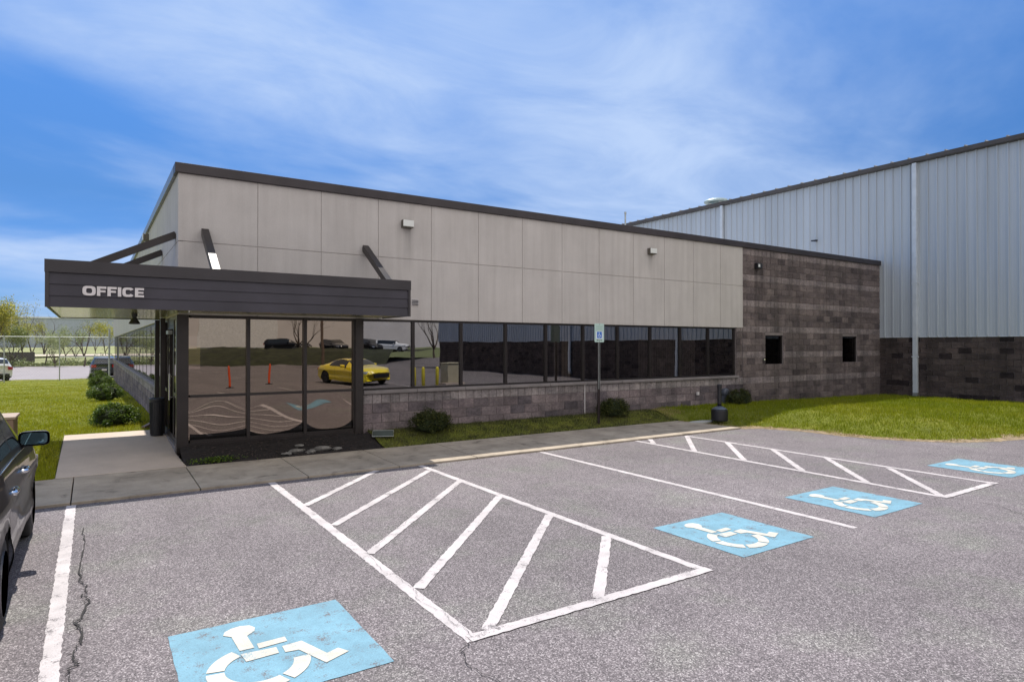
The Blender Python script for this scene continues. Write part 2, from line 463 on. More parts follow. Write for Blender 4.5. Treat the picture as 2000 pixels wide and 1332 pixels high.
# ------------------------------------------------------------------ mesh builder
class MB:
    def __init__(self):
        self.v = []; self.f = []; self.c = []; self.usecol = False

    def add(self, vs, fs, col=None):
        o = len(self.v)
        self.v.extend([tuple(p) for p in vs])
        self.f.extend([tuple(i + o for i in f) for f in fs])
        if col is not None:
            self.usecol = True
        self.c.extend([col if col is not None else (0.5, 0.5, 0.5)] * len(fs))
        return o

    def box(self, a, b, col=None):
        x0, y0, z0 = (min(a[i], b[i]) for i in range(3)); x1, y1, z1 = (max(a[i], b[i]) for i in range(3))
        self.add([(x0, y0, z0), (x1, y0, z0), (x1, y1, z0), (x0, y1, z0), (x0, y0, z1), (x1, y0, z1), (x1, y1, z1), (x0, y1, z1)],
                 [(0, 3, 2, 1), (4, 5, 6, 7), (0, 1, 5, 4), (1, 2, 6, 5), (2, 3, 7, 6), (3, 0, 4, 7)], col)
        return self

    def bar(self, p, q, w, h, up=(0, 0, 1), col=None):
        p, q = Vector(p), Vector(q)
        d = (q - p).normalized(); s = d.cross(Vector(up)).normalized(); u = s.cross(d).normalized()
        vs = []
        for e in (p, q):
            for a, b in ((-1, -1), (1, -1), (1, 1), (-1, 1)):
                vs.append(e + s * a * w / 2 + u * b * h / 2)
        self.add(vs, [(3, 2, 1, 0), (4, 5, 6, 7), (0, 1, 5, 4), (1, 2, 6, 5), (2, 3, 7, 6), (3, 0, 4, 7)], col)
        return self

    def tube(self, pts, rs, n=10, caps=True, col=None):
        pts = [Vector(p) for p in pts]
        if not isinstance(rs, (list, tuple)):
            rs = [rs] * len(pts)
        ref = None; vs = []; fs = []
        for i, p in enumerate(pts):
            d = (pts[min(i + 1, len(pts) - 1)] - pts[max(i - 1, 0)]).normalized()
            if ref is None:
                ref = Vector((1, 0, 0)) if abs(d.x) < 0.8 else Vector((0, 1, 0))
            s = (ref - d * ref.dot(d)).normalized(); ref = s; u = d.cross(s)
            for k in range(n):
                a = 2 * math.pi * k / n
                vs.append(p + (s * math.cos(a) + u * math.sin(a)) * rs[i])
        for i in range(len(pts) - 1):
            for k in range(n):
                k2 = (k + 1) % n
                fs.append((i * n + k, i * n + k2, (i + 1) * n + k2, (i + 1) * n + k))
        if caps:
            fs.append(tuple(range(n))[::-1]); fs.append(tuple((len(pts) - 1) * n + k for k in range(n)))
        self.add(vs, fs, col)
        return self

    def lathe(self, prof, c=(0, 0, 0), n=24, axis='Z', col=None):
        vs = []; fs = []
        for r, z in prof:
            for k in range(n):
                a = 2 * math.pi * k / n
                p = (r * math.cos(a), r * math.sin(a), z)
                if axis == 'X': p = (z, p[0], p[1])
                if axis == 'Y': p = (p[0], z, p[1])
                vs.append((p[0] + c[0], p[1] + c[1], p[2] + c[2]))
        m = len(prof)
        for i in range(m - 1):
            for k in range(n):
                k2 = (k + 1) % n
                fs.append((i * n + k, i * n + k2, (i + 1) * n + k2, (i + 1) * n + k))
        if prof[0][0] > 1e-4: fs.append(tuple(range(n))[::-1])
        if prof[-1][0] > 1e-4: fs.append(tuple((m - 1) * n + k for k in range(n)))
        self.add(vs, fs, col)
        return self

    def prism(self, poly, z0, z1, col=None, plane='XY', off=0.0):
        """poly: 2-D outline, extruded between z0 and z1 along the third axis"""
        def P(a, b, c):
            return {'XY': (a, b, c), 'XZ': (a, c, b), 'YZ': (c, a, b)}[plane]
        n = len(poly)
        vs = [P(a, b, z0) for a, b in poly] + [P(a, b, z1) for a, b in poly]
        fs = [tuple(range(n))[::-1], tuple(range(n, 2 * n))] + [(i, (i + 1) % n, n + (i + 1) % n, n + i) for i in range(n)]
        self.add(vs, fs, col)
        return self

    def build(self, name, mat, parent=None, smooth=False, bevel=0.0, fixn=True):
        me = bpy.data.meshes.new(name)
        me.from_pydata([tuple(p) for p in self.v], [], self.f)
        me.materials.append(mat)
        if self.usecol:
            at = me.color_attributes.new('Col', 'FLOAT_COLOR', 'CORNER')
            arr = np.ones((len(me.loops), 4), dtype=np.float32)
            tot = np.array([len(f) for f in self.f])
            arr[:, :3] = np.repeat(np.array(self.c, dtype=np.float32), tot, axis=0)
            at.data.foreach_set('color', arr.ravel())
        if fixn:
            bm = bmesh.new(); bm.from_mesh(me)
            bmesh.ops.recalc_face_normals(bm, faces=bm.faces)
            bm.to_mesh(me); bm.free()
        if smooth:
            me.polygons.foreach_set('use_smooth', [True] * len(me.polygons))
        o = bpy.data.objects.new(name, me)
        COL.objects.link(o)
        if parent is not None:
            o.parent = parent
        if bevel > 0:
            md = o.modifiers.new('bevel', 'BEVEL'); md.width = bevel; md.segments = 2
            md.limit_method = 'ANGLE'; md.angle_limit = rad(40)
        if smooth:
            me.update()
            try:
                md = o.modifiers.new('ws', 'WEIGHTED_NORMAL'); md.keep_sharp = True
            except Exception:
                pass
        return o


def tag(o, label=None, cat=None, group=None, kind=None):
    if label: o['label'] = label
    if cat: o['category'] = cat
    if group: o['group'] = group
    if kind: o['kind'] = kind
    return o


def thing(name, label, cat, loc=(0, 0, 0), rz=0.0, group=None):
    o = bpy.data.objects.new(name, None)
    o.empty_display_size = 0.2
    COL.objects.link(o)
    o.location = loc; o.rotation_euler = (0, 0, rz)
    return tag(o, label, cat, group)


def copy_tree(o, parent=None):
    c = o.copy(); COL.objects.link(c)
    if parent is not None: c.parent = parent
    for ch in list(o.children):
        copy_tree(ch, c)
    return c


def np_mesh(name, verts, faces_n, nv, mat, cols=None, parent=None, smooth=False):
    """verts (N,3), faces: consecutive groups of nv vertices"""
    me = bpy.data.meshes.new(name)
    N = len(verts); F = faces_n
    me.vertices.add(N); me.vertices.foreach_set('co', verts.astype(np.float32).ravel())
    me.loops.add(N); me.loops.foreach_set('vertex_index', np.arange(N, dtype=np.int32))
    me.polygons.add(F); me.polygons.foreach_set('loop_start', np.arange(0, N, nv, dtype=np.int32))
    me.polygons.foreach_set('loop_total', np.full(F, nv, dtype=np.int32))
    me.update(calc_edges=True); me.validate()
    me.materials.append(mat)
    if cols is not None:
        at = me.color_attributes.new('Col', 'FLOAT_COLOR', 'POINT')
        a = np.ones((N, 4), dtype=np.float32); a[:, :3] = cols
        at.data.foreach_set('color', a.ravel())
    o = bpy.data.objects.new(name, me); COL.objects.link(o)
    if parent is not None: o.parent = parent
    return o


def grid_mesh(name, xs_fn, ys, nx, zfn, mat, parent=None):
    vs = []; fs = []
    for y in ys:
        a, b = xs_fn(y)
        for i in range(nx + 1):
            x = a + (b - a) * i / nx
            vs.append((x, y, zfn(x, y)))
    for j in range(len(ys) - 1):
        for i in range(nx):
            k = j * (nx + 1) + i
            fs.append((k, k + 1, k + nx + 2, k + nx + 1))
    m = MB(); m.add(vs, fs)
    return m.build(name, mat, parent, smooth=False)


def sstep(a, b, x):
    t = min(1, max(0, (x - a) / (b - a))); return t * t * (3 - 2 * t)


FY = 12.69     # front wall plane of the office
FX = 1.27      # left wall plane of the office
WX = 25.4      # metal warehouse wall plane
SWZ = 0.035    # sidewalk top

# ------------------------------------------------------------------ ground
g = MB(); g.add([(-900, -900, -1.2), (900, -900, -1.2), (900, 900, -1.2), (-900, 900, -1.2)], [(0, 1, 2, 3)])
tag(g.build('ground', M['base_ground']), kind='structure')
g = MB()
g.add([(-60, -70, 0), (60, -70, 0), (60, 9.93, 0), (-60, 9.93, 0)], [(0, 1, 2, 3)])
g.box((-60, -70, -1.15), (60, 9.93, -0.01))
tag(g.build('parking_lot', M['asphalt']), 'grey speckled asphalt parking lot', kind='structure')


# sidewalk: separate slabs with open joints, in one mesh; slightly raised
g = MB()
jx = [-0.22 + 1.505 * k for k in range(-5, 10)]
xs = [x for x in jx if x < 12.6] + [13.25]


def swback(x):
    return 11.66 - 0.006 * x


def swz(y):
    return SWZ + (y - 9.93) * 0.018


for a, b in zip(xs[:-1], xs[1:]):
    a2, b2 = a + 0.007, b - 0.007
    last = b > 13.0
    b3 = 12.85 if last else b2
    p = [(a2, 9.93), (b2, 9.93), (b3, swback(b3)), (a2, swback(a2))]
    top = [(x, y, swz(y) + random.uniform(-0.0015, 0.0015)) for x, y in p]
    bot = [(x, y, -0.12) for x, y in p]
    g.add(top + bot, [(0, 1, 2, 3), (7, 6, 5, 4), (0, 4, 5, 1), (1, 5, 6, 2), (2, 6, 7, 3), (3, 7, 4, 0)])
sw = tag(g.build('sidewalk', M['sidewalk'], bevel=0.006), kind='structure')
g = MB(); g.box((-8, 9.95, -0.14), (12.8, 11.6, 0.0))
tag(g.build('sidewalk_joint', M['crack']), kind='structure')

# entrance walkway rising gently to the door
def walkz(y):
    return swz(11.66) + 0.003 + (y - 11.66) * 0.052


g = MB()
p = [(-0.45, 11.672), (1.30, 11.665), (1.255, 12.7), (1.255, 15.42), (-0.45, 15.42)]
top = [(x, y, walkz(y)) for x, y in p]; bot = [(x, y, -0.2) for x, y in p]
g.add(top + bot, [(0, 1, 2, 3, 4), (9, 8, 7, 6, 5)] + [(i, i + 5, (i + 1) % 5 + 5, (i + 1) % 5) for i in range(5)])
tag(g.build('walkway', M['walk'], bevel=0.006), kind='structure')
tag(MB().prism([(13.28 + 0.42 * math.cos(t), 11.17 + 0.17 * math.sin(t)) for t in np.linspace(0, 2 * math.pi, 20)[:-1]], 0.03, 0.062).build('access_cover', simple('pale_cover', (0.42, 0.42, 0.38), 0.8)),
    'pale oval access cover set in the end of the sidewalk by the smoking bin', 'cover')


# lawn heights
def zl_left(x, y):
    # left lawn: from the sidewalk to the far fence
    base = 0.05 + 0.17 * sstep(11.6, 15.0, y) - 0.62 * sstep(17, 56, y)
    return base + 0.012 * math.sin(x * 1.7 + y * 0.6) + 0.01 * math.sin(y * 1.3 - x)


def z_front(x, y):
    top = 0.27 - 0.14 * sstep(15, 25, x)
    t = sstep(11.62, 12.6, y)
    return 0.06 * (1 - t) + top * t


LB = [(12.69, 12.85), (11.66, 12.86), (10.6, 13.2), (9.95, 13.3), (9.75, 13.75), (8.87, 14.15), (7.9, 14.15), (7.39, 14.30), (6.8, 14.6), (6.09, 15.2), (5.7, 16.1), (5.45, 17.2), (5.25, 20.0), (5.1, 25.4)]


def xb(y):
    for (y0, x0), (y1, x1) in zip(LB[:-1], LB[1:]):
        if y <= y0 and y >= y1:
            return x0 + (x1 - x0) * (y0 - y) / (y0 - y1)
    return LB[-1][1]


def z_right(x, y):
    if y > 11.62:
        zf = z_front(x, y)
    else:
        zf = None
    # distance-like measure to the curved lot edge
    d = max(0.0, min((x - xb(y)) * 0.8, (y - 5.0 - 3.2 * max(0, (16.5 - x)) / 3.5) * 1.0 if x < 16.5 else (y - 5.15)))
    h = 0.006 + 0.284 * sstep(0, 2.6, d)
    h -= 0.14 * sstep(21.5, 25.4, x)
    h += 0.012 * math.sin(x * 2.3 + y) + 0.01 * math.sin(y * 3.1 - x * 0.7)
    if zf is not None:
        t = sstep(11.62, 12.3, y); h = h * (1 - t) + (0.27 - 0.14 * sstep(15, 25, x)) * t
    return h


ysr = [5.1, 5.2, 5.3, 5.45, 5.7, 6.09, 6.4, 6.8, 7.1, 7.39, 7.9, 8.4, 8.87, 9.3, 9.75, 9.95, 10.3, 10.6, 11.1, 11.66, 12.0, 12.35, 12.69]
lr = grid_mesh('lawn', lambda y: (xb(y), WX), ysr, 40, z_right, M['soil'])
tag(lr, kind='structure')
lf = grid_mesh('lawn', lambda y: (4.75, 12.9), [11.56, 11.66, 11.9, 12.1, 12.3, 12.5, 12.69], 40, z_front, M['soil'])
tag(lf, kind='structure')
mb_ = grid_mesh('planting_bed', lambda y: (1.28, 4.75), [11.56, 11.66, 11.9, 12.1, 12.3, 12.5, 12.69], 24,
                lambda x, y: z_front(x, y) - 0.03 + 0.025 * math.sin(x * 9) * math.sin(y * 13), M['mulch'])
tag(mb_, kind='structure')
ysl = [11.56] + list(np.linspace(11.8, 20, 30)) + list(np.linspace(21, 56, 36))
ll = grid_mesh('lawn', lambda y: (-26, -0.455), [y for y in ysl if y < 15.4] + [15.42], 50, zl_left, M['soil'])
tag(ll, kind='structure')
ll = grid_mesh('lawn', lambda y: (-26, FX + 0.06), [15.42] + [y for y in ysl if y > 15.43], 60, zl_left, M['soil'])
tag(ll, kind='structure')

# far road beyond the fence and rising fields
g = MB(); g.add([(-90, 56, -0.50), (40, 56, -0.50), (40, 96, -0.55), (-90, 96, -0.55)], [(0, 1, 2, 3)])
tag(g.build('road', M['road']), kind='structure')
g = MB(); g.add([(-90, 55.6, -0.42), (3, 55.6, -0.42), (3, 56.1, -0.42), (-90, 56.1, -0.42)], [(0, 1, 2, 3)])
tag(g.build('kerb', M['walk']), kind='structure')


def z_field(x, y):
    return -0.54 + 2.2 * sstep(96, 185, y) + 0.25 * math.sin(x * 0.11) * sstep(96, 110, y)


fd = grid_mesh('field', lambda y: (-150, 60), list(np.linspace(96, 200, 24)), 40, z_field, M['field'])
tag(fd, kind='structure')
g = MB(); g.add([(-60, 128, 0.18), (40, 128, 0.18), (40, 133, 0.28), (-60, 133, 0.28)], [(0, 1, 2, 3)])
g.v = [(x, y, z_field(x, y) + 0.35) for x, y, z in g.v]
tag(g.build('path', M['walk']), kind='structure')


# ------------------------------------------------------------------ grass blades
def blades(name, pts, zfn, h0, h1, w, palette, label=None, seed=1, lean=0.5):
    r = np.random.default_rng(seed)
    n = len(pts)
    z = np.array([zfn(float(a), float(b)) for a, b in pts])
    ang = r.uniform(0, 2 * math.pi, n)
    tuft = 0.5 + 0.5 * np.sin(pts[:, 0] * 7.3 + 2 * np.sin(pts[:, 1] * 5.1)) * np.sin(pts[:, 1] * 8.9 + 1.5 * np.sin(pts[:, 0] * 4.7))
    hh = r.uniform(h0, h1, n) * (0.45 + 0.9 * tuft ** 1.5 + 0.5 * r.random(n) ** 3)
    la = r.uniform(0, 2 * math.pi, n); lm = hh * r.uniform(0, lean, n)
    ww = w * (0.7 + 0.6 * r.random(n))
    base = np.column_stack([pts[:, 0], pts[:, 1], z - 0.005])
    dx = np.column_stack([np.cos(ang) * ww / 2, np.sin(ang) * ww / 2, np.zeros(n)])
    tip = base + np.column_stack([np.cos(la) * lm, np.sin(la) * lm, hh])
    V = np.stack([base - dx, base + dx, tip], axis=1).reshape(-1, 3)
    pal = np.array(palette)
    t = r.random(n)
    # slow patches across the lawn
    pt = 0.5 + 0.5 * np.sin(pts[:, 0] * 1.1 + 1.3 * np.sin(pts[:, 1] * 0.9)) * np.cos(pts[:, 1] * 0.7 + np.sin(pts[:, 0] * 0.6))
    idx = np.clip((0.55 * t + 0.45 * pt) * (len(pal) - 1), 0, len(pal) - 1.001)
    i0 = idx.astype(int); f = (idx - i0)[:, None]
    c = pal[i0] * (1 - f) + pal[i0 + 1] * f
    c *= r.uniform(0.65, 1.3, (n, 1))
    fl = r.random(n) < 0.02
    c[fl] = c[fl] * 0.4 + np.array([0.36, 0.33, 0.16])
    cols = np.repeat(c, 3, axis=0)
    o = np_mesh(name, V, n, 3, M['grass'], cols)
    return tag(o, label, 'grass', kind='stuff')


PAL_SUN = [(0.155, 0.205, 0.006), (0.205, 0.250, 0.006), (0.265, 0.285, 0.010), (0.330, 0.310, 0.030)]
PAL_STRAW = [(0.34, 0.26, 0.11), (0.44, 0.35, 0.18), (0.24, 0.21, 0.05), (0.52, 0.43, 0.26)]

P = []
r_ = np.random.default_rng(3)
while len(P) < 150000:
    q = r_.uniform((12.8, 5.12), (WX, 12.66), (40000, 2))
    k = [(a > xb(b) - 0.05) and not (a < 13.0 and b < 11.7) for a, b in q]
    q = q[np.array(k)]
    # keep fewer towards the far wall
    P.extend(q.tolist())
P = np.array(P[:150000])
edge = np.array([min((a - xb(b)), (b - 5.12) * (1 if a > 16 else 0.8) + (0 if a > 16 else 0.6)) for a, b in P])
nz = 0.5 + 0.5 * np.sin(P[:, 0] * 2.1 + np.sin(P[:, 1] * 3.0)) * np.sin(P[:, 1] * 2.7)
dry = edge < (0.22 + 1.3 * nz * nz * r_.random(len(P)))
blades('grass', P[~dry], z_right, 0.035, 0.085, 0.010, PAL_SUN, 'sunlit green grass on the mound right of the sidewalk', 11)
Pd = P[dry]
blades('dry_grass', Pd, z_right, 0.020, 0.060, 0.010, PAL_STRAW, 'dry straw coloured grass along the edge of the asphalt', 12)
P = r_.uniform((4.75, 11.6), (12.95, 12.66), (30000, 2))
blades('grass', P, z_front, 0.025, 0.065, 0.008, [(0.045, 0.060, 0.018), (0.07, 0.085, 0.024), (0.11, 0.11, 0.045), (0.17, 0.145, 0.09)], 'shaded thin grass strip between the office wall and the sidewalk', 13)  # blade palette darkened and greyed to carry the shade along the wall
n = 210000
u = r_.random(n); yy = 11.62 + (56 - 11.62) * u ** 1.9
xx = FX - (FX + 1.5 + (yy - 11) * 0.28) * r_.random(n)
keep = ~((xx > -0.47) & (yy < 15.44))
P = np.column_stack([xx, yy])[keep]
blades('grass', P, zl_left, 0.03, 0.065, 0.012, [(0.22, 0.26, 0.006), (0.28, 0.31, 0.008), (0.34, 0.34, 0.012), (0.40, 0.37, 0.04)], 'bright green lawn left of the entrance walkway', 14)

# bare dirt and straw along the edge of the mound
g = MB(); vs = []; N_ = 160
EP = []
for i in range(N_ + 1):
    t = i / N_ * (len(LB) - 2) + 1; k = min(int(t), len(LB) - 2); q = t - k
    EP.append((LB[k][1] + (LB[k + 1][1] - LB[k][1]) * q, LB[k][0] + (LB[k + 1][0] - LB[k][0]) * q))
for i, (x, y) in enumerate(EP):
    a_ = EP[max(0, i - 1)]; b_ = EP[min(N_, i + 1)]
    d = Vector((b_[0] - a_[0], b_[1] - a_[1])).normalized(); nn_ = Vector((-d.y, d.x))
    if nn_.x < 0 and nn_.y < 0: nn_ = -nn_
    w1 = 0.06 + 0.05 * random.random(); w2 = 0.14 + 0.22 * random.random() ** 2
    p1 = (x - nn_.x * w1, y - nn_.y * w1); p2 = (x + nn_.x * w2, y + nn_.y * w2)
    vs += [(p1[0], p1[1], 0.0035), (x, y, 0.016 + 0.008 * random.random()), (p2[0], p2[1], z_right(p2[0], p2[1]) + 0.010)]
g.add(vs, [(3 * i + j, 3 * i + j + 1, 3 * i + j + 4, 3 * i + j + 3) for i in range(N_) for j in range(2)])
tag(g.build('dirt_edge', simple('dry_dirt', (0.22, 0.165, 0.10), 0.98, 0, 0.45, 9, 0.8, 60)), kind='structure')

# ------------------------------------------------------------------ parking paint
def stripe(mb, a, b, w, z=0.004, t=0.002):
    a, b = Vector((a[0], a[1])), Vector((b[0], b[1]))
    d = (b - a).normalized(); s = Vector((-d.y, d.x)) * w / 2
    n = max(1, int((b - a).length / 0.05))
    L_, R_ = [], []
    for i in range(n + 1):
        p = a + (b - a) * i / n
        j1, j2 = random.uniform(-.006, .006), random.uniform(-.006, .006)
        L_.append((p.x + s.x + d.y * j1, p.y + s.y - d.x * j1, z)); R_.append((p.x - s.x + d.y * j2, p.y - s.y - d.x * j2, z))
    vs = L_ + R_; m = n + 1
    mb.add(vs, [(m + i, m + i + 1, i + 1, i) for i in range(n)])


def marking(name, segs, label, cat, mat='white_paint', group=None):
    mb = MB()
    for a, b, w, z in segs:
        stripe(mb, a, b, w, z)
    return tag(mb.build(name, M[mat], fixn=False), label, cat, group)


marking('stall_line', [((-0.215, 9.9), (-0.215, 1.2), 0.105, 0.004)], 'long white stall line on the asphalt beside the black car', 'parking line', group='single white stall lines')
marking('stall_line', [((7.19, 9.9), (7.15, 3.85), 0.10, 0.004)], 'single white stall line between the two striped aisles', 'parking line', group='single white stall lines')
h1 = [((2.28, 8.25), (3.88, 9.90)), ((2.30, 7.17), (4.62, 9.45)), ((2.28, 6.0), (4.64, 8.46)), ((2.30, 4.92), (4.62, 7.31)), ((2.38, 3.93), (4.62, 6.18)), ((3.43, 3.93), (4.61, 5.15))]
marking('striped_aisle', [((2.24, 9.92), (2.22, 3.84), 0.105, 0.004), ((4.67, 9.92), (4.66, 3.9), 0.10, 0.004), ((2.20, 3.885), (4.72, 3.885), 0.105, 0.0075)] +
        [(a, b, 0.10, 0.006) for a, b in h1], 'large white striped access aisle in the middle of the lot, closest to the camera', 'road marking', group='white striped access aisles')
h2 = [((10.13, 9.91), (9.76, 9.45)), ((11.16, 9.79), (9.72, 8.34)), ((11.16, 8.71), (9.70, 7.2)), ((11.16, 7.63), (9.67, 6.06)), ((11.14, 6.53), (9.66, 5.03)), ((11.08, 5.41), (9.64, 4.02))]
marking('striped_aisle', [((9.72, 9.92), (9.60, 3.92), 0.10, 0.004), ((11.20, 9.86), (11.17, 3.92), 0.10, 0.004), ((9.56, 3.965), (11.23, 3.965), 0.10, 0.0075)] +
        [(a, b, 0.10, 0.006) for a, b in h2], 'narrow white striped access aisle at the far right near the grass mound', 'road marking', group='white striped access aisles')
# stall lines behind the camera, seen in the office glass
for k in range(5):
    marking('stall_line', [((2.0 + 2.74 * k, -6.0), (2.6 + 2.74 * k, -1.5), 0.10, 0.004)],
            'faint white stall line of the opposite row, mirrored in the entrance glass', 'parking line', group='stall lines mirrored in the glass')


def arc_poly(cx, cy, r0, r1, a0, a1, n=10):
    o = [(cx + r1 * math.cos(rad(a0 + (a1 - a0) * i / n)), cy + r1 * math.sin(rad(a0 + (a1 - a0) * i / n))) for i in range(n + 1)]
    i_ = [(cx + r0 * math.cos(rad(a1 + (a0 - a1) * i / n)), cy + r0 * math.sin(rad(a1 + (a0 - a1) * i / n))) for i in range(n + 1)]
    return o + i_


SYM = [
    [(0.372, 0.93), (0.325, 0.985), (0.345, 1.04), (0.395, 1.075), (0.455, 1.085), (0.515, 1.06), (0.54, 1.005), (0.525, 0.945), (0.478, 0.905), (0.465, 0.89), (0.472, 0.681), (0.380, 0.684), (0.372, 0.90)],
    [(0.497, 0.731), (0.684, 0.738), (0.682, 0.661), (0.495, 0.651)],
    [(0.376, 0.632), (0.597, 0.610), (0.593, 0.516), (0.388, 0.508)],
    [(0.633, 0.601), (0.764, 0.611), (0.858, 0.34), (0.942, 0.371), (0.988, 0.286), (0.815, 0.215), (0.715, 0.487), (0.63, 0.502)],
    arc_poly(0.45, 0.41, 0.205, 0.31, 112, 166), arc_poly(0.45, 0.41, 0.205, 0.31, 172, 232),
    arc_poly(0.45, 0.41, 0.205, 0.31, 238, 292), arc_poly(0.45, 0.41, 0.205, 0.31, 298, 356)]


def parking_symbol(x, y, s, rz, label):
    t = thing('accessible_symbol', label, 'road marking', (x, y, 0), rz, 'blue accessible parking symbols')
    mb = MB()
    n = 14; vs = []
    for a, b in (((0, 0), (1, 0)), ((1, 0), (1, 1)), ((1, 1), (0, 1)), ((0, 1), (0, 0))):
        for i in range(n):
            q = i / n
            vs.append(((a[0] + (b[0] - a[0]) * q) * s + random.uniform(-.003, .003), (a[1] + (b[1] - a[1]) * q) * s + random.uniform(-.003, .003), 0.004))
    mb.add(vs, [tuple(range(len(vs)))])
    mb.build('blue_square', M['blue_paint'], t, fixn=False)
    mb = MB()
    k = s / 1.19
    for poly in SYM:
        mb.add([(a * k, b * k, 0.008) for a, b in poly], [tuple(range(len(poly)))[::-1]])
    o = mb.build('wheelchair_emblem', M['cream_paint'], t, fixn=False)
    return t


parking_symbol(0.45, 3.88, 1.195, 0.0, 'blue wheelchair symbol painted nearest the camera, cut by the bottom of the photo')
parking_symbol(5.26, 3.91, 1.19, 0.005, 'blue wheelchair symbol between the big striped aisle and the single white line')
parking_symbol(7.79, 3.96, 1.19, 0.005, 'blue wheelchair symbol between the single white line and the narrow aisle')
parking_symbol(11.86, 3.98, 1.19, 0.0, 'blue wheelchair symbol beyond the narrow aisle at the right edge')


def crack(pts, w, z=0.0125, jag=0.012, sub=5):
    mb = MB()
    P_ = []
    for (a, b) in zip(pts[:-1], pts[1:]):
        for i in range(sub):
            t = i / sub
            P_.append((a[0] + (b[0] - a[0]) * t + random.gauss(0, jag) * (i > 0), a[1] + (b[1] - a[1]) * t + random.gauss(0, jag) * (i > 0)))
    P_.append(pts[-1])
    vs = []
    for i, p in enumerate(P_):
        a = P_[max(0, i - 1)]; b = P_[min(len(P_) - 1, i + 1)]
        d = Vector((b[0] - a[0], b[1] - a[1])); d = d.normalized() if d.length > 1e-6 else Vector((1, 0))
        ww = w * random.uniform(0.25, 1.3) / 2
        vs += [(p[0] - d.y * ww, p[1] + d.x * ww, z), (p[0] + d.y * ww, p[1] - d.x * ww, z)]
    mb.add(vs, [(2 * i, 2 * i + 1, 2 * i + 3, 2 * i + 2) for i in range(len(P_) - 1)])
    return tag(mb.build('pavement_crack', M['crack'], fixn=False), kind='structure')


c1 = [(-0.07, 8.6), (-0.05, 7.98), (-0.08, 7.34), (-0.09, 6.69), (-0.04, 6.47), (-0.06, 6.29), (-0.02, 6.17), (-0.06, 5.79), (-0.1, 5.69), (-0.05, 5.46), (-0.06, 5.3), (-0.09, 5.19), (-0.1, 5.01), (-0.07, 4.95), (-0.11, 4.89), (-0.11, 4.74), (-0.13, 4.2), (-0.1, 3.5)]
crack(c1, 0.013, jag=0.014)
crack([(x + 0.006, y) for x, y in c1[2:14]], 0.006, jag=0.02, z=0.0118)
c2 = [(2.27, 6.04), (2.23, 5.71), (2.2, 5.48), (2.25, 5.37), (2.26, 5.06), (2.26, 4.93), (2.25, 4.84), (2.19, 4.71), (2.21, 4.53), (2.26, 4.35), (2.22, 4.22), (2.25, 3.99), (2.19, 3.84)]
crack(c2, 0.0035, jag=0.008)
crack([(2.19, 3.84), (2.07, 3.72), (2.01, 3.56), (2.03, 3.45), (2.07, 3.3), (2.12, 3.0), (2.2, 2.6)], 0.008, jag=0.01)
crack([(3.14, 7.02), (3.01, 6.79), (2.89, 6.71), (2.59, 6.37), (2.4, 6.15)], 0.0035, jag=0.012)
crack([(9.6, 3.93), (9.62, 3.4), (9.4, 3.03), (9.3, 2.2)], 0.012, jag=0.015)
crack([(5.0, 6.3), (7.5, 6.2), (9.5, 6.35)], 0.004, jag=0.01)


# ------------------------------------------------------------------ split-face block walls
def blockwall(mb, o, du, length, z0, rows, normal, light_rows, pal, openings=(), bl=0.4064, gap=0.009, depth=0.018, rseed=1):
    """blocks proud of a mortar plane. o: start point on the mortar plane; rows: list of z heights"""
    r = random.Random(rseed)
    du = Vector(du); nn = Vector(normal)
    z = z0
    for ri, h in enumerate(rows):
        light = ri in light_rows
        L_ = bl / 2 if light else bl
        u = -(L_ / 2 if (ri % 2 and not light) else 0)
        while u < length - 0.01:
            a = max(0, u) + gap / 2; b = min(length, u + L_) - gap / 2
            u += L_
            if b - a < 0.03: continue
            segs = [(a, b)]
            for (oa, ob, oz0, oz1) in openings:
                if z + h * 0.5 > oz0 and z + h * 0.5 < oz1:
                    ns = []
                    for (a1, b1) in segs:
                        if b1 <= oa or a1 >= ob: ns.append((a1, b1)); continue
                        if a1 < oa - 0.02: ns.append((a1, oa))
                        if b1 > ob + 0.02: ns.append((ob, b1))
                    segs = ns
            za, zb = z + gap / 2, z + h - gap / 2
            c = pal['light'] if light else r.choices(pal['body'], pal['w'])[0]
            k = r.uniform(0.86, 1.14); c = tuple(x * k for x in c)
            for a1, b1 in segs:
                d = depth * r.uniform(0.75, 1.1); e = 0.008
                p0 = [Vector(o) + du * x + Vector((0, 0, zz - o[2])) for x, zz in ((a1, za), (b1, za), (b1, zb), (a1, zb))]
                p1 = [Vector(o) + du * x + Vector((0, 0, zz - o[2])) + nn * d for x, zz in ((a1 + e, za + e), (b1 - e, za + e), (b1 - e, zb - e), (a1 + e, zb - e))]
                mb.add(p0 + p1, [(4, 5, 6, 7), (0, 1, 5, 4), (1, 2, 6, 5), (2, 3, 7, 6), (3, 0, 4, 7)], c)
        z += h
    return z


PAL_A = {'light': (0.30, 0.255, 0.25), 'body': [(0.190, 0.155, 0.150), (0.165, 0.135, 0.132), (0.212, 0.175, 0.168), (0.125, 0.103, 0.104)], 'w': [5, 4, 4, 1.6]}
PAL_B = {'light': (0.36, 0.32, 0.315), 'body': [(0.245, 0.200, 0.205), (0.190, 0.160, 0.168), (0.275, 0.228, 0.230), (0.13, 0.112, 0.122)], 'w': [6, 3, 5, 1]}
PAL_C = {'light': (0.10, 0.08, 0.078), 'body': [(0.105, 0.080, 0.074), (0.090, 0.070, 0.066), (0.120, 0.094, 0.086), (0.045, 0.034, 0.035)], 'w': [6, 4, 3, 1.3]}

# ================================================================== OFFICE
off = thing('office_building', 'low office building with pale concrete panels, dark glazing and a canopy reading OFFICE', 'building', (0, 0, 0))
END_Y = 53.0
EX = WX - 0.01     # right end of the office front

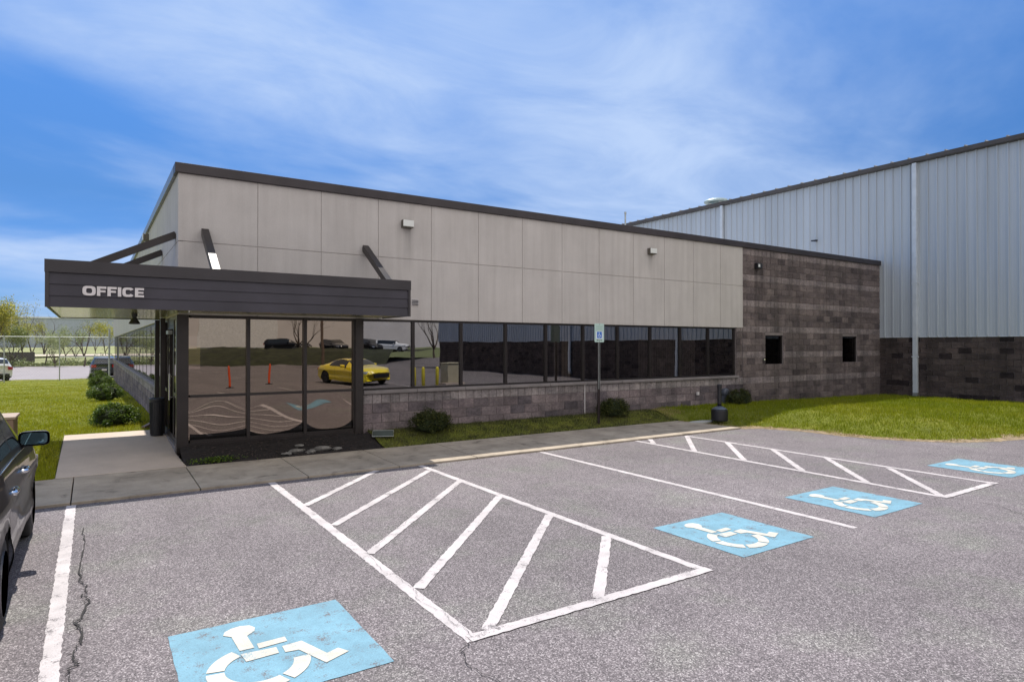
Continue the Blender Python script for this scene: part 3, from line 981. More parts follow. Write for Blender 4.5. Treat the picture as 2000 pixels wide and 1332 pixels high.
# core (roof slab and back walls)
g = MB(); g.box((FX + 0.35, FY + 0.35, 5.02), (WX - 0.02, END_Y - 0.05, 5.10))
g.build('roof', M['roof'], off)
# dark interior floor, back partition and ceiling so that the glass has depth behind it
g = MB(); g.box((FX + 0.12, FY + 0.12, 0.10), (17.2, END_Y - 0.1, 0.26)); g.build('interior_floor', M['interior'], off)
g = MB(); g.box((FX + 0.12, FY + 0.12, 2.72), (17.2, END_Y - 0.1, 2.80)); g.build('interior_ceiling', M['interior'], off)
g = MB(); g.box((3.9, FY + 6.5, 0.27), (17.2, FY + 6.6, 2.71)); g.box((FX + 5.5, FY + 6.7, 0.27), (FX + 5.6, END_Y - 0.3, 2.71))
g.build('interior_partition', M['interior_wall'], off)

# concrete upper wall, front: individual panels with thin open joints over a backing
ZJ = 3.90; ZB = 2.59; ZT = 5.115
jxs = [FX, 2.61, 3.81, 5.01, 6.24, 7.44, 8.67, 9.88, 11.11, 12.34, 13.55, 14.77, 15.98, 17.05]
g = MB()
for a, b in zip(jxs[:-1], jxs[1:]):
    for z0, z1 in ((ZB, ZJ), (ZJ, ZT)):
        g.box((a + (0.0055 if a > FX else 0), FY, z0 + (0.0055 if z0 == ZJ else 0)), (b - 0.0055, FY + 0.10, z1 - 0.0055))
g.build('front_panels', M['panel'], off, bevel=0.004)
g = MB(); g.box((FX + 0.08, FY + 0.012, ZB + 0.01), (17.04, FY + 0.2, ZT - 0.01)); g.build('panel_backing', M['joint'], off)
# side upper wall
g = MB()
ys_ = [FY + 0.105] + [FY + 1.22 * k for k in range(1, 34)]
ys_ = [y for y in ys_ if y < END_Y - 0.3] + [END_Y]
for a, b in zip(ys_[:-1], ys_[1:]):
    for z0, z1 in ((ZB, ZJ), (ZJ, ZT)):
        g.box((FX, a + 0.0055, z0 + (0.0055 if z0 == ZJ else 0)), (FX + 0.10, b - 0.0055, z1 - 0.0055))
g.build('side_panels', M['panel'], off, bevel=0.004)
g = MB(); g.box((FX + 0.012, FY + 0.21, ZB + 0.01), (FX + 0.2, END_Y - 0.01, ZT - 0.01)); g.build('panel_backing', M['joint'], off)

# coping / fascia at roof edge
g = MB()
g.box((FX - 0.055, FY - 0.055, 5.11), (EX, FY + 0.3, 5.285))
g.build('coping', M['coping'], off, bevel=0.008)
g = MB()
g.box((FX - 0.055, FY + 0.302, 5.11), (FX + 0.3, END_Y, 5.285))
g.build('coping', simple('side_coping_metal', (0.20, 0.21, 0.23), 0.35, 0.3), off, bevel=0.008)

# brick/block section at the right end
ZG = 0.0
rowh = [0.2032] * 25
g = MB()
LR = {3, 7, 11, 15, 19, 23}
ops = [(18.2 - 17.05, 19.18 - 17.05, 1.37, 2.37), (22.75 - 17.05, 23.75 - 17.05, 1.37, 2.37)]
z0 = 1.028 - 0.2032 * 5     # soldier course falls at 0.82-1.03
rows = [0.2032] * 26
LR = {4 + 4 * k for k in range(7)}
blockwall(g, (17.05, FY + 0.02, z0), (1, 0, 0), EX - 17.05, z0, rows[:25], (0, -1, 0), LR, PAL_A, ops, rseed=5)
g.build('block_wall', M['block'], off)
g = MB()
def wall_with_holes(g, x0, x1, z0, z1, y0, y1, ops):
    xs_ = sorted({x0, x1, *[o[0] for o in ops], *[o[1] for o in ops]}); zs_ = sorted({z0, z1, *[o[2] for o in ops], *[o[3] for o in ops]})
    for a, b in zip(xs_[:-1], xs_[1:]):
        for c, d in zip(zs_[:-1], zs_[1:]):
            mx, mz = (a + b) / 2, (c + d) / 2
            if any(o[0] < mx < o[1] and o[2] < mz < o[3] for o in ops): continue
            g.box((a, y0, c), (b, y1, d))
wall_with_holes(g, 17.055, EX, -0.2, ZT, FY + 0.02, FY + 0.22, [(18.2, 19.18, 1.37, 2.37), (22.75, 23.75, 1.37, 2.37)])
g.build('mortar_wall', M['mortar'], off)
for a, b in ((18.2, 19.18), (22.75, 23.75)):
    w = MB(); w.box((a, FY + 0.10, 1.37), (b, FY + 0.11, 2.37))
    wo = w.build('small_window', M['glass_dark'], off)
    f = MB()
    f.box((a, FY + 0.06, 1.37), (a + 0.035, FY + 0.10, 2.37)); f.box((b - 0.035, FY + 0.06, 1.37), (b, FY + 0.10, 2.37))
    f.box((a + 0.035, FY + 0.06, 2.335), (b - 0.035, FY + 0.10, 2.37)); f.box((a + 0.035, FY + 0.06, 1.37), (b - 0.035, FY + 0.10, 1.405))
    f.build('window_frame', M['bronze'], wo)
    f = MB(); f.box((a, FY + 0.115, 1.37), (b, FY + 0.6, 2.37)); f.build('window_recess', M['black'], wo)
# short piece of wall between the window band and the panel end
g = MB()
blockwall(g, (16.76, FY + 0.045, 1.028), (1, 0, 0), 0.29, 1.028, [0.2032] * 8, (0, -1, 0), {3, 7}, PAL_A, rseed=8, depth=0.025)
g.build('block_pier', M['block'], off)
g = MB(); g.box((16.76, FY + 0.045, 1.03), (17.05, FY + 0.2, 2.585)); g.build('mortar_pier', M['mortar'], off)

# low block wall below the window band, front
g = MB()
blockwall(g, (4.68, FY + 0.02, z0), (1, 0, 0), 17.05 - 4.68, z0, rows[:5], (0, -1, 0), {4}, PAL_B, rseed=9)
g.build('low_block_wall', M['block'], off)
g = MB(); g.box((4.68, FY + 0.02, -0.2), (17.05, FY + 0.22, 1.03)); g.build('low_mortar_wall', M['mortar'], off)
g = MB()
x = 4.68
while x < 16.8:
    x2 = min(x + 1.2, 16.80)
    g.box((x + 0.004, FY - 0.055, 1.032), (x2 - 0.004, FY + 0.10, 1.105)); x = x2
g.build('sill', M['cap'], off, bevel=0.01)
g = MB(); g.box((10.60, FY - 0.022, 0.2), (10.615, FY + 0.02, 1.03)); g.build('control_joint', M['letter'], off)

# low block wall, side
SIDE0 = 16.25
g = MB()
blockwall(g, (FX + 0.02, SIDE0, z0 - 0.61), (0, 1, 0), END_Y - SIDE0, z0 - 0.61, [0.2032] * 8, (-1, 0, 0), {7}, PAL_B, rseed=10)
g.build('low_block_wall', M['block'], off)
g = MB(); g.box((FX + 0.02, SIDE0, -0.7), (FX + 0.22, END_Y, 1.03)); g.build('low_mortar_wall', M['mortar'], off)
g = MB(); y = SIDE0
while y < END_Y:
    y2 = min(y + 1.2, END_Y)
    g.box((FX - 0.055, y + 0.004, 1.032), (FX + 0.10, y2 - 0.004, 1.105)); y = y2
g.build('sill', M['cap'], off, bevel=0.01)


def bowed_pane(name, x0, x1, z0, z1, y, mat, parent, bow=0.0, n=14, axis='X', tilt=0.0):
    """glass sheet with the slight bow film-covered glazing has"""
    g = MB(); vs = []
    for j in range(n + 1):
        for i in range(n + 1):
            u, v = i / n, j / n
            d = bow * math.sin(math.pi * u) * math.sin(math.pi * v) + tilt * (u - 0.5)
            p = x0 + (x1 - x0) * u; zz = z0 + (z1 - z0) * v
            vs.append((p, y + d, zz) if axis == 'X' else (y + d, p, zz))
    fs = [(j * (n + 1) + i, j * (n + 1) + i + 1, (j + 1) * (n + 1) + i + 1, (j + 1) * (n + 1) + i) for j in range(n) for i in range(n)]
    g.add(vs, fs)
    return g.build(name, mat, parent, smooth=bow != 0, fixn=False)


# window band, front: ten lights
mul = [4.67, 5.84, 7.03, 8.24, 9.43, 10.63, 11.83, 13.06, 14.28, 15.50, 16.72]
YG = FY + 0.10
for i, (a, b) in enumerate(zip(mul[:-1], mul[1:])):
    w = MB()
    w.box((a + 0.002, FY + 0.055, 1.107), (a + 0.030, YG + 0.05, 2.586)); w.box((b - 0.030, FY + 0.055, 1.107), (b - 0.002, YG + 0.05, 2.586))
    w.box((a + 0.031, FY + 0.055, 2.545), (b - 0.031, YG + 0.05, 2.586)); w.box((a + 0.031, FY + 0.055, 1.107), (b - 0.031, YG + 0.05, 1.145))
    wf = w.build('window', M['bronze'], off)
    bowed_pane('pane', a + 0.03, b - 0.03, 1.146, 2.544, YG, M['glass_band'], wf, bow=random.uniform(-0.0012, 0.0012), tilt=random.uniform(-0.004, 0.004))
# blinds and interior posts seen through the tinted glass
def blind(x0, x1, mat, z0=1.15):
    g = MB(); n = int((x1 - x0) / 0.09)
    for k in range(n):
        xa = x0 + (x1 - x0) * k / n
        g.add([(xa, FY + 0.24, z0), (xa + 0.095, FY + 0.25, z0), (xa + 0.095, FY + 0.25, 2.54), (xa, FY + 0.24, 2.54)], [(0, 1, 2, 3)])
    return g.build('window_blind', mat, off)
blind(12.75, 14.22, M['blind']); blind(14.35, 15.1, M['blind']); blind(10.05, 10.35, M['blind_tan'])
g = MB(); g.box((9.78, FY + 0.22, 1.1), (9.95, FY + 0.4, 2.6)); g.build('interior_post', M['blind'], off)

# side window band
mulS = [SIDE0 + 0.05 + 1.62 * k for k in range(24)]
mulS = [y for y in mulS if y < END_Y]
for i, (a, b) in enumerate(zip(mulS[:-1], mulS[1:])):
    w = MB()
    w.box((FX + 0.045, a + 0.002, 1.107), (FX + 0.15, a + 0.030, 2.586)); w.box((FX + 0.045, b - 0.030, 1.107), (FX + 0.15, b - 0.002, 2.586))
    w.box((FX + 0.045, a + 0.031, 2.545), (FX + 0.15, b - 0.031, 2.586)); w.box((FX + 0.045, a + 0.031, 1.107), (FX + 0.15, b - 0.031, 1.145))
    wf = w.build('window', M['bronze'], off)
    bowed_pane('pane', a + 0.03, b - 0.03, 1.146, 2.544, FX + 0.050, M['glass_band'], wf, axis='Y', n=4)

# glazed corner entrance, front: three bays, each with an upper and a lower pane
SZ0 = 0.30; TRZ = 1.13; SZ1 = 2.585
g = MB()
g.box((FX - 0.02, FY - 0.04, 0.12), (FX + 0.17, FY + 0.14, SZ1)); g.build('corner_post', M['bronze'], off, bevel=0.005)
g = MB(); g.box((4.50, FY - 0.05, 0.12), (4.672, FY + 0.14, SZ1)); g.build('end_post', M['bronze'], off, bevel=0.005)
g = MB(); g.box((FX + 0.172, FY - 0.01, 0.12), (4.498, FY + 0.12, SZ0)); g.build('base_rail', M['bronze'], off)
bx = [FX + 0.17, 2.45, 3.50, 4.50]
for i in range(3):
    a, b = bx[i], bx[i + 1]
    w = MB()
    w.box((b - 0.03, FY - 0.02, SZ0), (b + (0.03 if i < 2 else -0.002), FY + 0.10, SZ1))
    w.box((a + 0.031, FY - 0.005, TRZ - 0.025), (b - 0.031, FY + 0.09, TRZ + 0.025))
    w.box((a + 0.031, FY - 0.005, SZ1 - 0.05), (b - 0.031, FY + 0.09, SZ1))
    w.box((a + 0.031, FY - 0.006, SZ0 + 0.001), (b - 0.031, FY + 0.09, SZ0 + 0.045))
    wf = w.build('entrance_window', M['bronze'], off)
    bowed_pane('upper_pane', a, b, TRZ + 0.02, SZ1 - 0.045, FY + 0.045, M['glass_store'], wf, bow=0.0010 * (1, -0.6, -0.4)[i], tilt=(0.0, 0.003, -0.002)[i])
    bowed_pane('lower_pane', a, b, SZ0 + 0.04, TRZ - 0.02, FY + 0.045, M['glass_store_low'], wf, bow=(0.0045, 0.0035, 0.005)[i], n=24)

    g = MB(); n_ = 16; vs = []
    lo_, hi_, sk = ((0.47, 0.50, 0.02), (0.40, 0.52, 0.05), (0.40, 0.55, 0.0))[i]
    for k in range(n_ + 1):
        u = k / n_; xx = a + 0.031 + (b - a - 0.063) * u
        e = abs(2 * u - 1) ** 3
        zt = lo_ + (hi_ - lo_) * e + sk * (u - 0.5) * 2 - 0.03
        vs += [(xx, FY + 0.036, SZ0 + 0.046), (xx, FY + 0.036, zt)]
    g.add(vs, [(2 * k, 2 * k + 2, 2 * k + 3, 2 * k + 1) for k in range(n_)])
    g.build('bare_glass_strip', M['glass_dark'], wf, fixn=False)

# entrance on the side wall: sidelight, door, sidelight
def side_frame(y0, y1, z0, z1, name, pane=True, bars=()):
    w = MB()
    w.box((FX + 0.02, y0, z0), (FX + 0.12, y0 + 0.05, z1)); w.box((FX + 0.02, y1 - 0.05, z0), (FX + 0.12, y1, z1))
    w.box((FX + 0.02, y0 + 0.051, z1 - 0.06), (FX + 0.12, y1 - 0.051, z1)); w.box((FX + 0.02, y0 + 0.051, z0), (FX + 0.12, y1 - 0.051, z0 + 0.10))
    for zz in bars: w.box((FX + 0.02, y0 + 0.051, zz - 0.03), (FX + 0.12, y1 - 0.051, zz + 0.03))
    o = w.build(name, M['bronze'], off)
    bowed_pane('pane', y0 + 0.05, y1 - 0.05, z0 + 0.1, z1 - 0.06, FX + 0.030, M['glass_band'], o, axis='Y', n=4)
    return o
side_frame(FY + 0.15, 13.62, 0.22, 2.585, 'sidelight', bars=(1.13,))
d = side_frame(13.63, 14.70, 0.24, 2.42, 'entrance_door')
h = MB(); h.tube([(FX - 0.03, 13.78, 1.0), (FX - 0.03, 13.78, 1.5)], 0.014); h.tube([(FX - 0.03, 13.78, 1.05), (FX + 0.02, 13.78, 1.05)], 0.01); h.tube([(FX - 0.03, 13.78, 1.45), (FX + 0.02, 13.78, 1.45)], 0.01)
h.build('door_handle', M['chrome'], d)
h = MB(); h.box((FX - 0.05, 13.85, 2.26), (FX + 0.02, 14.25, 2.33)); h.build('door_closer', M['galv'], d)
g = MB(); g.box((FX + 0.02, 13.63, 2.425), (FX + 0.12, 14.70, 2.585)); g.build('door_header', M['bronze'], off)
side_frame(14.71, 16.24, 0.24, 2.585, 'sidelight', bars=(1.13,))
for yy in (14.9, 16.2):
    g = MB(); g.box((FX - 0.10, yy - 0.045, 0.24), (FX - 0.01, yy + 0.045, 2.60)); g.build('entrance_post', M['bronze'], off)
g = MB(); g.box((FX - 0.02, FY + 0.15, 0.05), (FX + 0.2, 16.25, 0.238)); g.build('door_threshold', M['cap'], off)

# canopy
CX0, CX1, CY0, CY1, CZ0, CZ1 = -0.555, 5.10, 11.30, 15.95, 2.60, 3.285
g = MB(); g.box((CX0 + 0.03, CY0 + 0.03, 3.05), (CX1 - 0.03, FY - 0.01, 3.22)); g.box((CX0 + 0.03, FY - 0.009, 3.05), (FX - 0.01, CY1 - 0.03, 3.22))
can = g.build('canopy', M['canopy'], off)
g = MB()
bz = [CZ0, CZ0 + 0.165, CZ0 + 0.333, CZ0 + 0.50]
for k in range(3):
    za, zb = bz[k], bz[k + 1]
    tp = 0.014
    # lapped boards: bottom edge proud, top edge back
    g.add([(CX0 + 0.02, CY0 + 0.0, za), (CX1 - 0.02, CY0, za), (CX1 - 0.02, CY0 + tp, zb - 0.004), (CX0 + 0.02, CY0 + tp, zb - 0.004),
           (CX0 + 0.02, CY0 + 0.03, za), (CX1 - 0.02, CY0 + 0.03, za), (CX1 - 0.02, CY0 + 0.03, zb - 0.004), (CX0 + 0.02, CY0 + 0.03, zb - 0.004)],
          [(0, 1, 2, 3), (0, 4, 5, 1), (3, 2, 6, 7), (4, 7, 6, 5)])
    g.add([(CX0 + 0.0, CY0 + 0.02, za), (CX0, CY1 - 0.02, za), (CX0 + tp, CY1 - 0.02, zb - 0.004), (CX0 + tp, CY0 + 0.02, zb - 0.004),
           (CX0 + 0.03, CY0 + 0.02, za), (CX0 + 0.03, CY1 - 0.02, za), (CX0 + 0.03, CY1 - 0.02, zb - 0.004), (CX0 + 0.03, CY0 + 0.02, zb - 0.004)],
          [(0, 1, 2, 3), (0, 4, 5, 1), (3, 2, 6, 7), (4, 7, 6, 5)])
g.box((CX1 - 0.03, CY0 + 0.03, CZ0), (CX1, FY - 0.06, CZ0 + 0.5)); g.box((CX0 + 0.02, CY1 - 0.03, CZ0), (FX - 0.02, CY1, CZ0 + 0.5))
g.build('siding', M['canopy'], can)
g = MB()
g.box((CX0 - 0.018, CY0 - 0.018, CZ0 + 0.502), (CX1 + 0.018, CY0 + 0.03, CZ1)); g.box((CX0 - 0.018, CY0 + 0.031, CZ0 + 0.502), (CX0 + 0.03, CY1 + 0.018, CZ1))
g.box((CX1 - 0.03, CY0 + 0.031, CZ0 + 0.502), (CX1 + 0.018, FY - 0.06, CZ1)); g.box((CX0 + 0.031, CY1 - 0.03, CZ0 + 0.502), (FX - 0.02, CY1 + 0.018, CZ1))
# corner trims
g.box((CX0 - 0.012, CY0 - 0.012, CZ0 - 0.004), (CX0 + 0.035, CY0 + 0.02, CZ0 + 0.50)); g.box((CX1 - 0.035, CY0 - 0.012, CZ0 - 0.004), (CX1 + 0.012, CY0 + 0.02, CZ0 + 0.50))
g.build('fascia', simple('canopy_fascia_metal', (0.040, 0.035, 0.038), 0.4, 0.2, 0.2, 1.4), can)
g = MB(); g.box((CX0 + 0.031, CY0 + 0.031, CZ0 + 0.012), (CX1 - 0.031, FY - 0.012, CZ0 + 0.03)); g.box((CX0 + 0.031, FY - 0.011, CZ0 + 0.012), (FX - 0.012, CY1 - 0.031, CZ0 + 0.03))
g.build('soffit', M['soffit'], can)
# struts from the wall down to the canopy
def strut(p, q):
    g = MB(); g.bar(p, q, 0.12, 0.12); g.build('strut', M['bronze'], can)
strut((1.70, FY + 0.0, 4.10), (1.70, CY0 + 0.10, 3.24)); strut((4.72, FY + 0.0, 4.06), (4.72, CY0 + 0.10, 3.22))
strut((FX, 13.08, 4.06), (CX0 + 0.15, 13.08, 3.22)); strut((FX, 15.72, 4.06), (CX0 + 0.15, 15.72, 3.22))
# hanging entrance lamp (bell) under soffit
g = MB(); g.lathe([(0.02, 2.63), (0.05, 2.62), (0.045, 2.56), (0.03, 2.53), (0.05, 2.50), (0.085, 2.44), (0.09, 2.42), (0.06, 2.415)], (0.62, 12.96, 0), 18)
g.build('soffit_floodlight', M['black'], can, smooth=True)


# letters
def lpoly(poly_list, x0, z0, w, h):
    g = MB()
    for kind, pts in poly_list:
        P_ = [(x0 + a * w, z0 + b * h) for a, b in pts]
        g.prism(P_, CY0 - 0.022, CY0 - 0.004, plane='XZ')
    return g


def ring_pts(open_gap=None, n=28, hx=0.5, hz=0.5, e=0.52):
    out = []
    for i in range(n + 1):
        a = 2 * math.pi * i / n
        c, s = math.cos(a), math.sin(a)
        out.append((0.5 + hx * math.copysign(abs(c) ** e, c), 0.5 + hz * math.copysign(abs(s) ** e, s)))
    return out


LH = 0.141; LZ = 2.78; lx = -0.12; pitchs = []
widths = [('O', 0.165), ('F', 0.118), ('F', 0.118), ('I', 0.045), ('C', 0.150), ('E', 0.120)]
tot = sum(w for _, w in widths); gapx = (0.785 - tot) / 5
for ch, w in widths:
    g = MB()
    if ch in 'OC':
        a0, a1 = (0, 360) if ch == 'O' else (28, 332)
        n = 40; o_, i_ = [], []
        for k in range(n + 1):
            a = rad(a0 + (a1 - a0) * k / n); c, s = math.cos(a), math.sin(a); e = 0.6
            o_.append((0.5 + 0.5 * math.copysign(abs(c) ** e, c), 0.5 + 0.5 * math.copysign(abs(s) ** e, s)))
            i_.append((0.5 + 0.22 * math.copysign(abs(c) ** e, c), 0.5 + 0.26 * math.copysign(abs(s) ** e, s)))
        vs = []
        for yy in (CY0 - 0.022, CY0 - 0.004):
            for P_ in (o_, i_):
                vs += [(lx + a * w, yy, LZ + b * LH) for a, b in P_]
        m_ = n + 1
        fs = []
        for k in range(n):
            fs += [(k, k + 1, m_ + k + 1, m_ + k), (2 * m_ + k, 3 * m_ + k, 3 * m_ + k + 1, 2 * m_ + k + 1), (k, 2 * m_ + k, 2 * m_ + k + 1, k + 1), (m_ + k, m_ + k + 1, 3 * m_ + k + 1, 3 * m_ + k)]
        if ch == 'C': fs += [(0, m_, 3 * m_, 2 * m_), (n, 2 * m_ + n, 3 * m_ + n, m_ + n)]
        g.add(vs, fs)
    else:
        rects = {'I': [(0, 1, 0, 1)], 'F': [(0, .36, 0, 1), (.36, 1, .76, 1), (.36, .92, .38, .60)], 'E': [(0, .36, 0, 1), (.36, 1, .77, 1), (.36, .94, .39, .60), (.36, 1, 0, .23)]}[ch]
        for a, b, c, dd in rects:
            g.box((lx + a * w, CY0 - 0.022, LZ + c * LH), (lx + b * w, CY0 - 0.004, LZ + dd * LH))
    g.build('letter', M['letter'], can)
    lx += w + gapx

# wall lights
def wall_light(x, z, side=False, style=0):
    g = MB()
    if not side:
        g.box((x - 0.12, FY - 0.13, z - 0.085), (x + 0.12, FY, z + 0.085))
        o = g.build('wall_light', M['lamp_box'] if style == 0 else M['black'], off, bevel=0.012)
        g = MB()
        if style == 0: g.box((x - 0.125, FY - 0.145, z - 0.06), (x + 0.115, FY - 0.131, z + 0.075))
        else: g.box((x - 0.10, FY - 0.142, z - 0.045), (x - 0.02, FY - 0.131, z + 0.045))
        g.build('lens', M['lamp_lens'], o)
    else:
        g.box((FX - 0.13, x - 0.12, z - 0.09), (FX, x + 0.12, z + 0.09))
        o = g.build('wall_light', M['lamp_box'], off, bevel=0.012)
        g = MB(); g.box((FX - 0.145, x - 0.11, z - 0.07), (FX - 0.131, x + 0.11, z + 0.08)); g.build('lens', M['lamp_lens'], o)
wall_light(5.64, 4.64); wall_light(12.99, 4.65); wall_light(17.75, 4.57, style=1); wall_light(19.8, 4.95, side=True)
# exhaust grille
g = MB(); g.box((5.76, FY - 0.012, 2.90), (5.93, FY, 3.04)); o = g.build('vent_grille', M['letter'], off)
g = MB()
for k in range(4): g.box((5.77, FY - 0.022, 2.915 + 0.031 * k), (5.92, FY - 0.0125, 2.930 + 0.031 * k))
g.build('louvre', M['black'], o)
# antenna on roof
g = MB(); g.tube([(18.98, 20, 5.1), (18.98, 20, 7.63)], 0.035, 8); g.tube([(18.98, 20, 7.63), (18.98, 20, 7.72)], 0.05, 8)
g.build('roof_pipe', M['galv'], off)
# small pipes at the wall
g = MB(); g.box((14.86, FY - 0.06, 0.58), (14.94, FY - 0.01, 0.67)); g.build('socket_box', M['letter'], off)
g = MB(); g.lathe([(0.03, 0), (0.03, 0.05), (0.015, 0.06)], (18.05, FY - 0.07, 1.56), 10); g.tube([(18.05, FY, 1.58), (18.05, FY - 0.07, 1.58)], 0.012, 8); g.build('hose_tap', M['chrome'], off)
# side downspout with boot
g = MB(); g.box((FX - 0.09, 16.32, 0.3), (FX - 0.03, 16.40, 2.6)); o = g.build('downspout', M['bronze'], off)
g = MB(); g.bar((FX - 0.06, 16.36, 0.34), (FX - 0.32, 16.1, 0.24), 0.08, 0.06); g.build('downspout_boot', M['tan_box'], o)

# ================================================================== METAL WAREHOUSE
wh = thing('metal_warehouse', 'tall pale blue ribbed metal warehouse with a dark block base', 'building', (0, 0, 0))
WY0, WY1, WZ = -24.4, 60.0, 8.86
MZ = 2.36
g = MB(); prof = []
y = WY0
while y < WY1:
    # major rib with two light stiffeners between
    for dy, dx in ((0, 0), (0.010, -0.042), (0.045, -0.042), (0.055, 0), (0.13, 0), (0.137, -0.005), (0.147, -0.005), (0.154, 0), (0.215, 0), (0.222, -0.005), (0.232, -0.005), (0.239, 0)):
        prof.append((y + dy, dx))
    y += 0.3048
prof.append((WY1, 0))
# Two sheet lengths lapped with a 3 mm step
vs = []
for (yy, dx) in prof: vs += [(WX + dx - 0.04, yy, MZ), (WX + dx - 0.04, yy, WZ)]
g.add(vs, [(2 * i, 2 * i + 2, 2 * i + 3, 2 * i + 1) for i in range(len(prof) - 1)])
g.build('metal_wall', M['metal_wall'], wh, fixn=False)
g = MB(); g.box((WX + 0.0, WY0 + 0.01, -0.5), (WX + 0.3, WY1, WZ - 0.05)); g.box((WX + 0.31, WY0 + 0.01, -0.5), (WX + 30, WY0 + 0.3, WZ)); g.build('wall_core', M['mortar'], wh)
g = MB(); rows_ = [0.2032] * 12
zb_ = MZ - 0.2032 * 12
blockwall(g, (WX - 0.001, -24.3, zb_), (0, 1, 0), 50, zb_, rows_, (-1, 0, 0), set(), PAL_C, rseed=21, depth=0.028)
g.build('block_base', M['block'], wh)
g = MB(); g.box((WX - 0.05, WY0, MZ - 0.03), (WX - 0.031, WY1, MZ)); g.build('base_flashing', M['downspout'], wh)
# roof, low slope, with rib ends showing at the eave
g = MB()
g.add([(WX - 0.20, WY0 - 0.1, WZ + 0.06), (WX - 0.20, WY1, WZ + 0.06), (WX + 30, WY1, WZ + 1.9), (WX + 30, WY0 - 0.1, WZ + 1.9)], [(0, 1, 2, 3)])
y = WY0
while y < WY1:
    g.bar((WX - 0.21, y, WZ + 0.085), (WX + 12, y, WZ + 0.085 + 0.74), 0.05, 0.05); y += 0.6096
g.build('metal_roof', M['roof'], wh)
g = MB(); g.prism([(WX - 0.24, WZ - 0.09), (WX - 0.045, WZ - 0.12), (WX - 0.045, WZ + 0.05), (WX - 0.26, WZ + 0.05)], WY0 - 0.1, WY1, plane='XZ')
g.build('eave_gutter', M['gutter'], wh)


def wspout(y, z0):
    g = MB(); g.box((WX - 0.20, y - 0.075, z0), (WX - 0.08, y + 0.075, WZ - 0.12)); o = g.build('downspout', M['downspout'], wh, bevel=0.008)
    g = MB()
    for zz in (1.6, 4.3, 7.0):
        g.box((WX - 0.205, y - 0.10, zz), (WX - 0.075, y + 0.10, zz + 0.04))
    g.build('bracket', M['downspout'], o)
    g = MB(); g.box((WX - 0.205, y - 0.07, z0 - 0.12), (WX - 0.075, y + 0.07, z0)); g.build('outlet', M['galv'], o)
wspout(11.38, 0.30); wspout(19.98, 3.0); wspout(2.8, 0.3); wspout(-6.0, 0.3)
# round roof ventilator
g = MB(); g.lathe([(0.40, -0.1), (0.40, 0.14), (0.34, 0.17), (0.34, 0.22), (0.58, 0.25), (0.61, 0.32), (0.56, 0.39), (0.32, 0.45), (0.0, 0.47)], (26.5, 21.3, WZ + 0.16), 28)
g.build('roof_vent', M['vent'], wh, smooth=False)
g = MB(); g.tube([(WX - 0.04, 15.24, 6.40), (WX - 0.25, 15.24, 6.40)], 0.03, 8); g.box((WX - 0.28, 15.10, 6.38), (WX - 0.2, 15.35, 6.43)); g.build('wall_bracket', M['black'], wh)

# ================================================================== sign, bin, bed debris
sg = thing('parking_sign', 'narrow accessible parking sign on a thin steel post in the grass strip', 'sign', (10.42, 11.92, 0.12))
g = MB()
for s in (-1, 1):
    g.box((s * 0.022 - 0.006, -0.012, -0.05), (s * 0.022 + 0.006, 0.02, 2.02))
g.box((-0.028, 0.012, -0.05), (0.028, 0.018, 2.02))
g.build('post', simple('rusty_sign_post', (0.06, 0.045, 0.045), 0.6, 0.4, 0.3, 5), sg)
g = MB()
for s in (-1, 1): g.box((s * 0.022 - 0.0062, -0.016, 0.85), (s * 0.022 + 0.0062, -0.0125, 2.0))
g.build('post_strip', M['galv'], sg)
g = MB(); R_ = 0.025
pp = []
for cx_, cz_, a0 in ((0.1525 - R_, 2.46 - R_, 0), (-0.1525 + R_, 2.46 - R_, 90), (-0.1525 + R_, 2.0 + R_, 180), (0.1525 - R_, 2.0 + R_, 270)):
    for k in range(5): pp.append((cx_ + R_ * math.cos(rad(a0 + 22.5 * k)), cz_ + R_ * math.sin(rad(a0 + 22.5 * k))))
g.prism(pp, -0.024, -0.018, plane='XZ')
fc = g.build('sign_plate', M['sign_face'], sg)
g = MB(); g.box((-0.11, -0.0262, 2.08), (0.11, -0.0245, 2.265)); g.build('white_field', M['sign_white'], fc)
g = MB(); g.box((-0.075, -0.0282, 2.10), (0.075, -0.0265, 2.255)); g.build('blue_field', M['sign_blue'], fc)
g = MB()
for poly in SYM:
    g.prism([(-0.062 + a * 0.118, 2.108 + b * 0.125) for a, b in poly], -0.0300, -0.0285, plane='XZ')
g.build('wheelchair_emblem', M['sign_white'], fc)
g = MB(); g.prism([(-0.09, 2.05), (-0.06, 2.068), (-0.06, 2.056), (0.06, 2.056), (0.06, 2.068), (0.09, 2.05), (0.06, 2.032), (0.06, 2.044), (-0.06, 2.044), (-0.06, 2.032)], -0.0262, -0.0245, plane='XZ')
g.build('double_arrow', M['sign_black'], fc)


def text_mesh(name, s, size, loc, mat, parent, spacing=1.0):
    cu = bpy.data.curves.new(name, 'FONT'); cu.body = s; cu.size = size; cu.align_x = 'CENTER'; cu.extrude = 0.0006; cu.offset = 0.0006
    o = bpy.data.objects.new(name, cu); COL.objects.link(o)
    dg = bpy.context.evaluated_depsgraph_get(); me = bpy.data.meshes.new_from_object(o.evaluated_get(dg))
    bpy.data.objects.remove(o)
    o = bpy.data.objects.new(name, me); COL.objects.link(o); me.materials.append(mat)
    o.rotation_euler = (rad(90), 0, 0); o.location = loc; o.parent = parent
    return o
text_mesh('wording', 'RESERVED', 0.046, (0, -0.0252, 2.36), M['sign_green'], fc)
text_mesh('wording', 'PARKING', 0.046, (0, -0.0252, 2.305), M['sign_green'], fc)
g = MB()
for zz in (2.435, 2.017): g.lathe([(0.008, -0.030), (0.008, -0.0245)], (0, 0, zz), 8, axis='Y')
g.build('bolt', M['black'], fc)

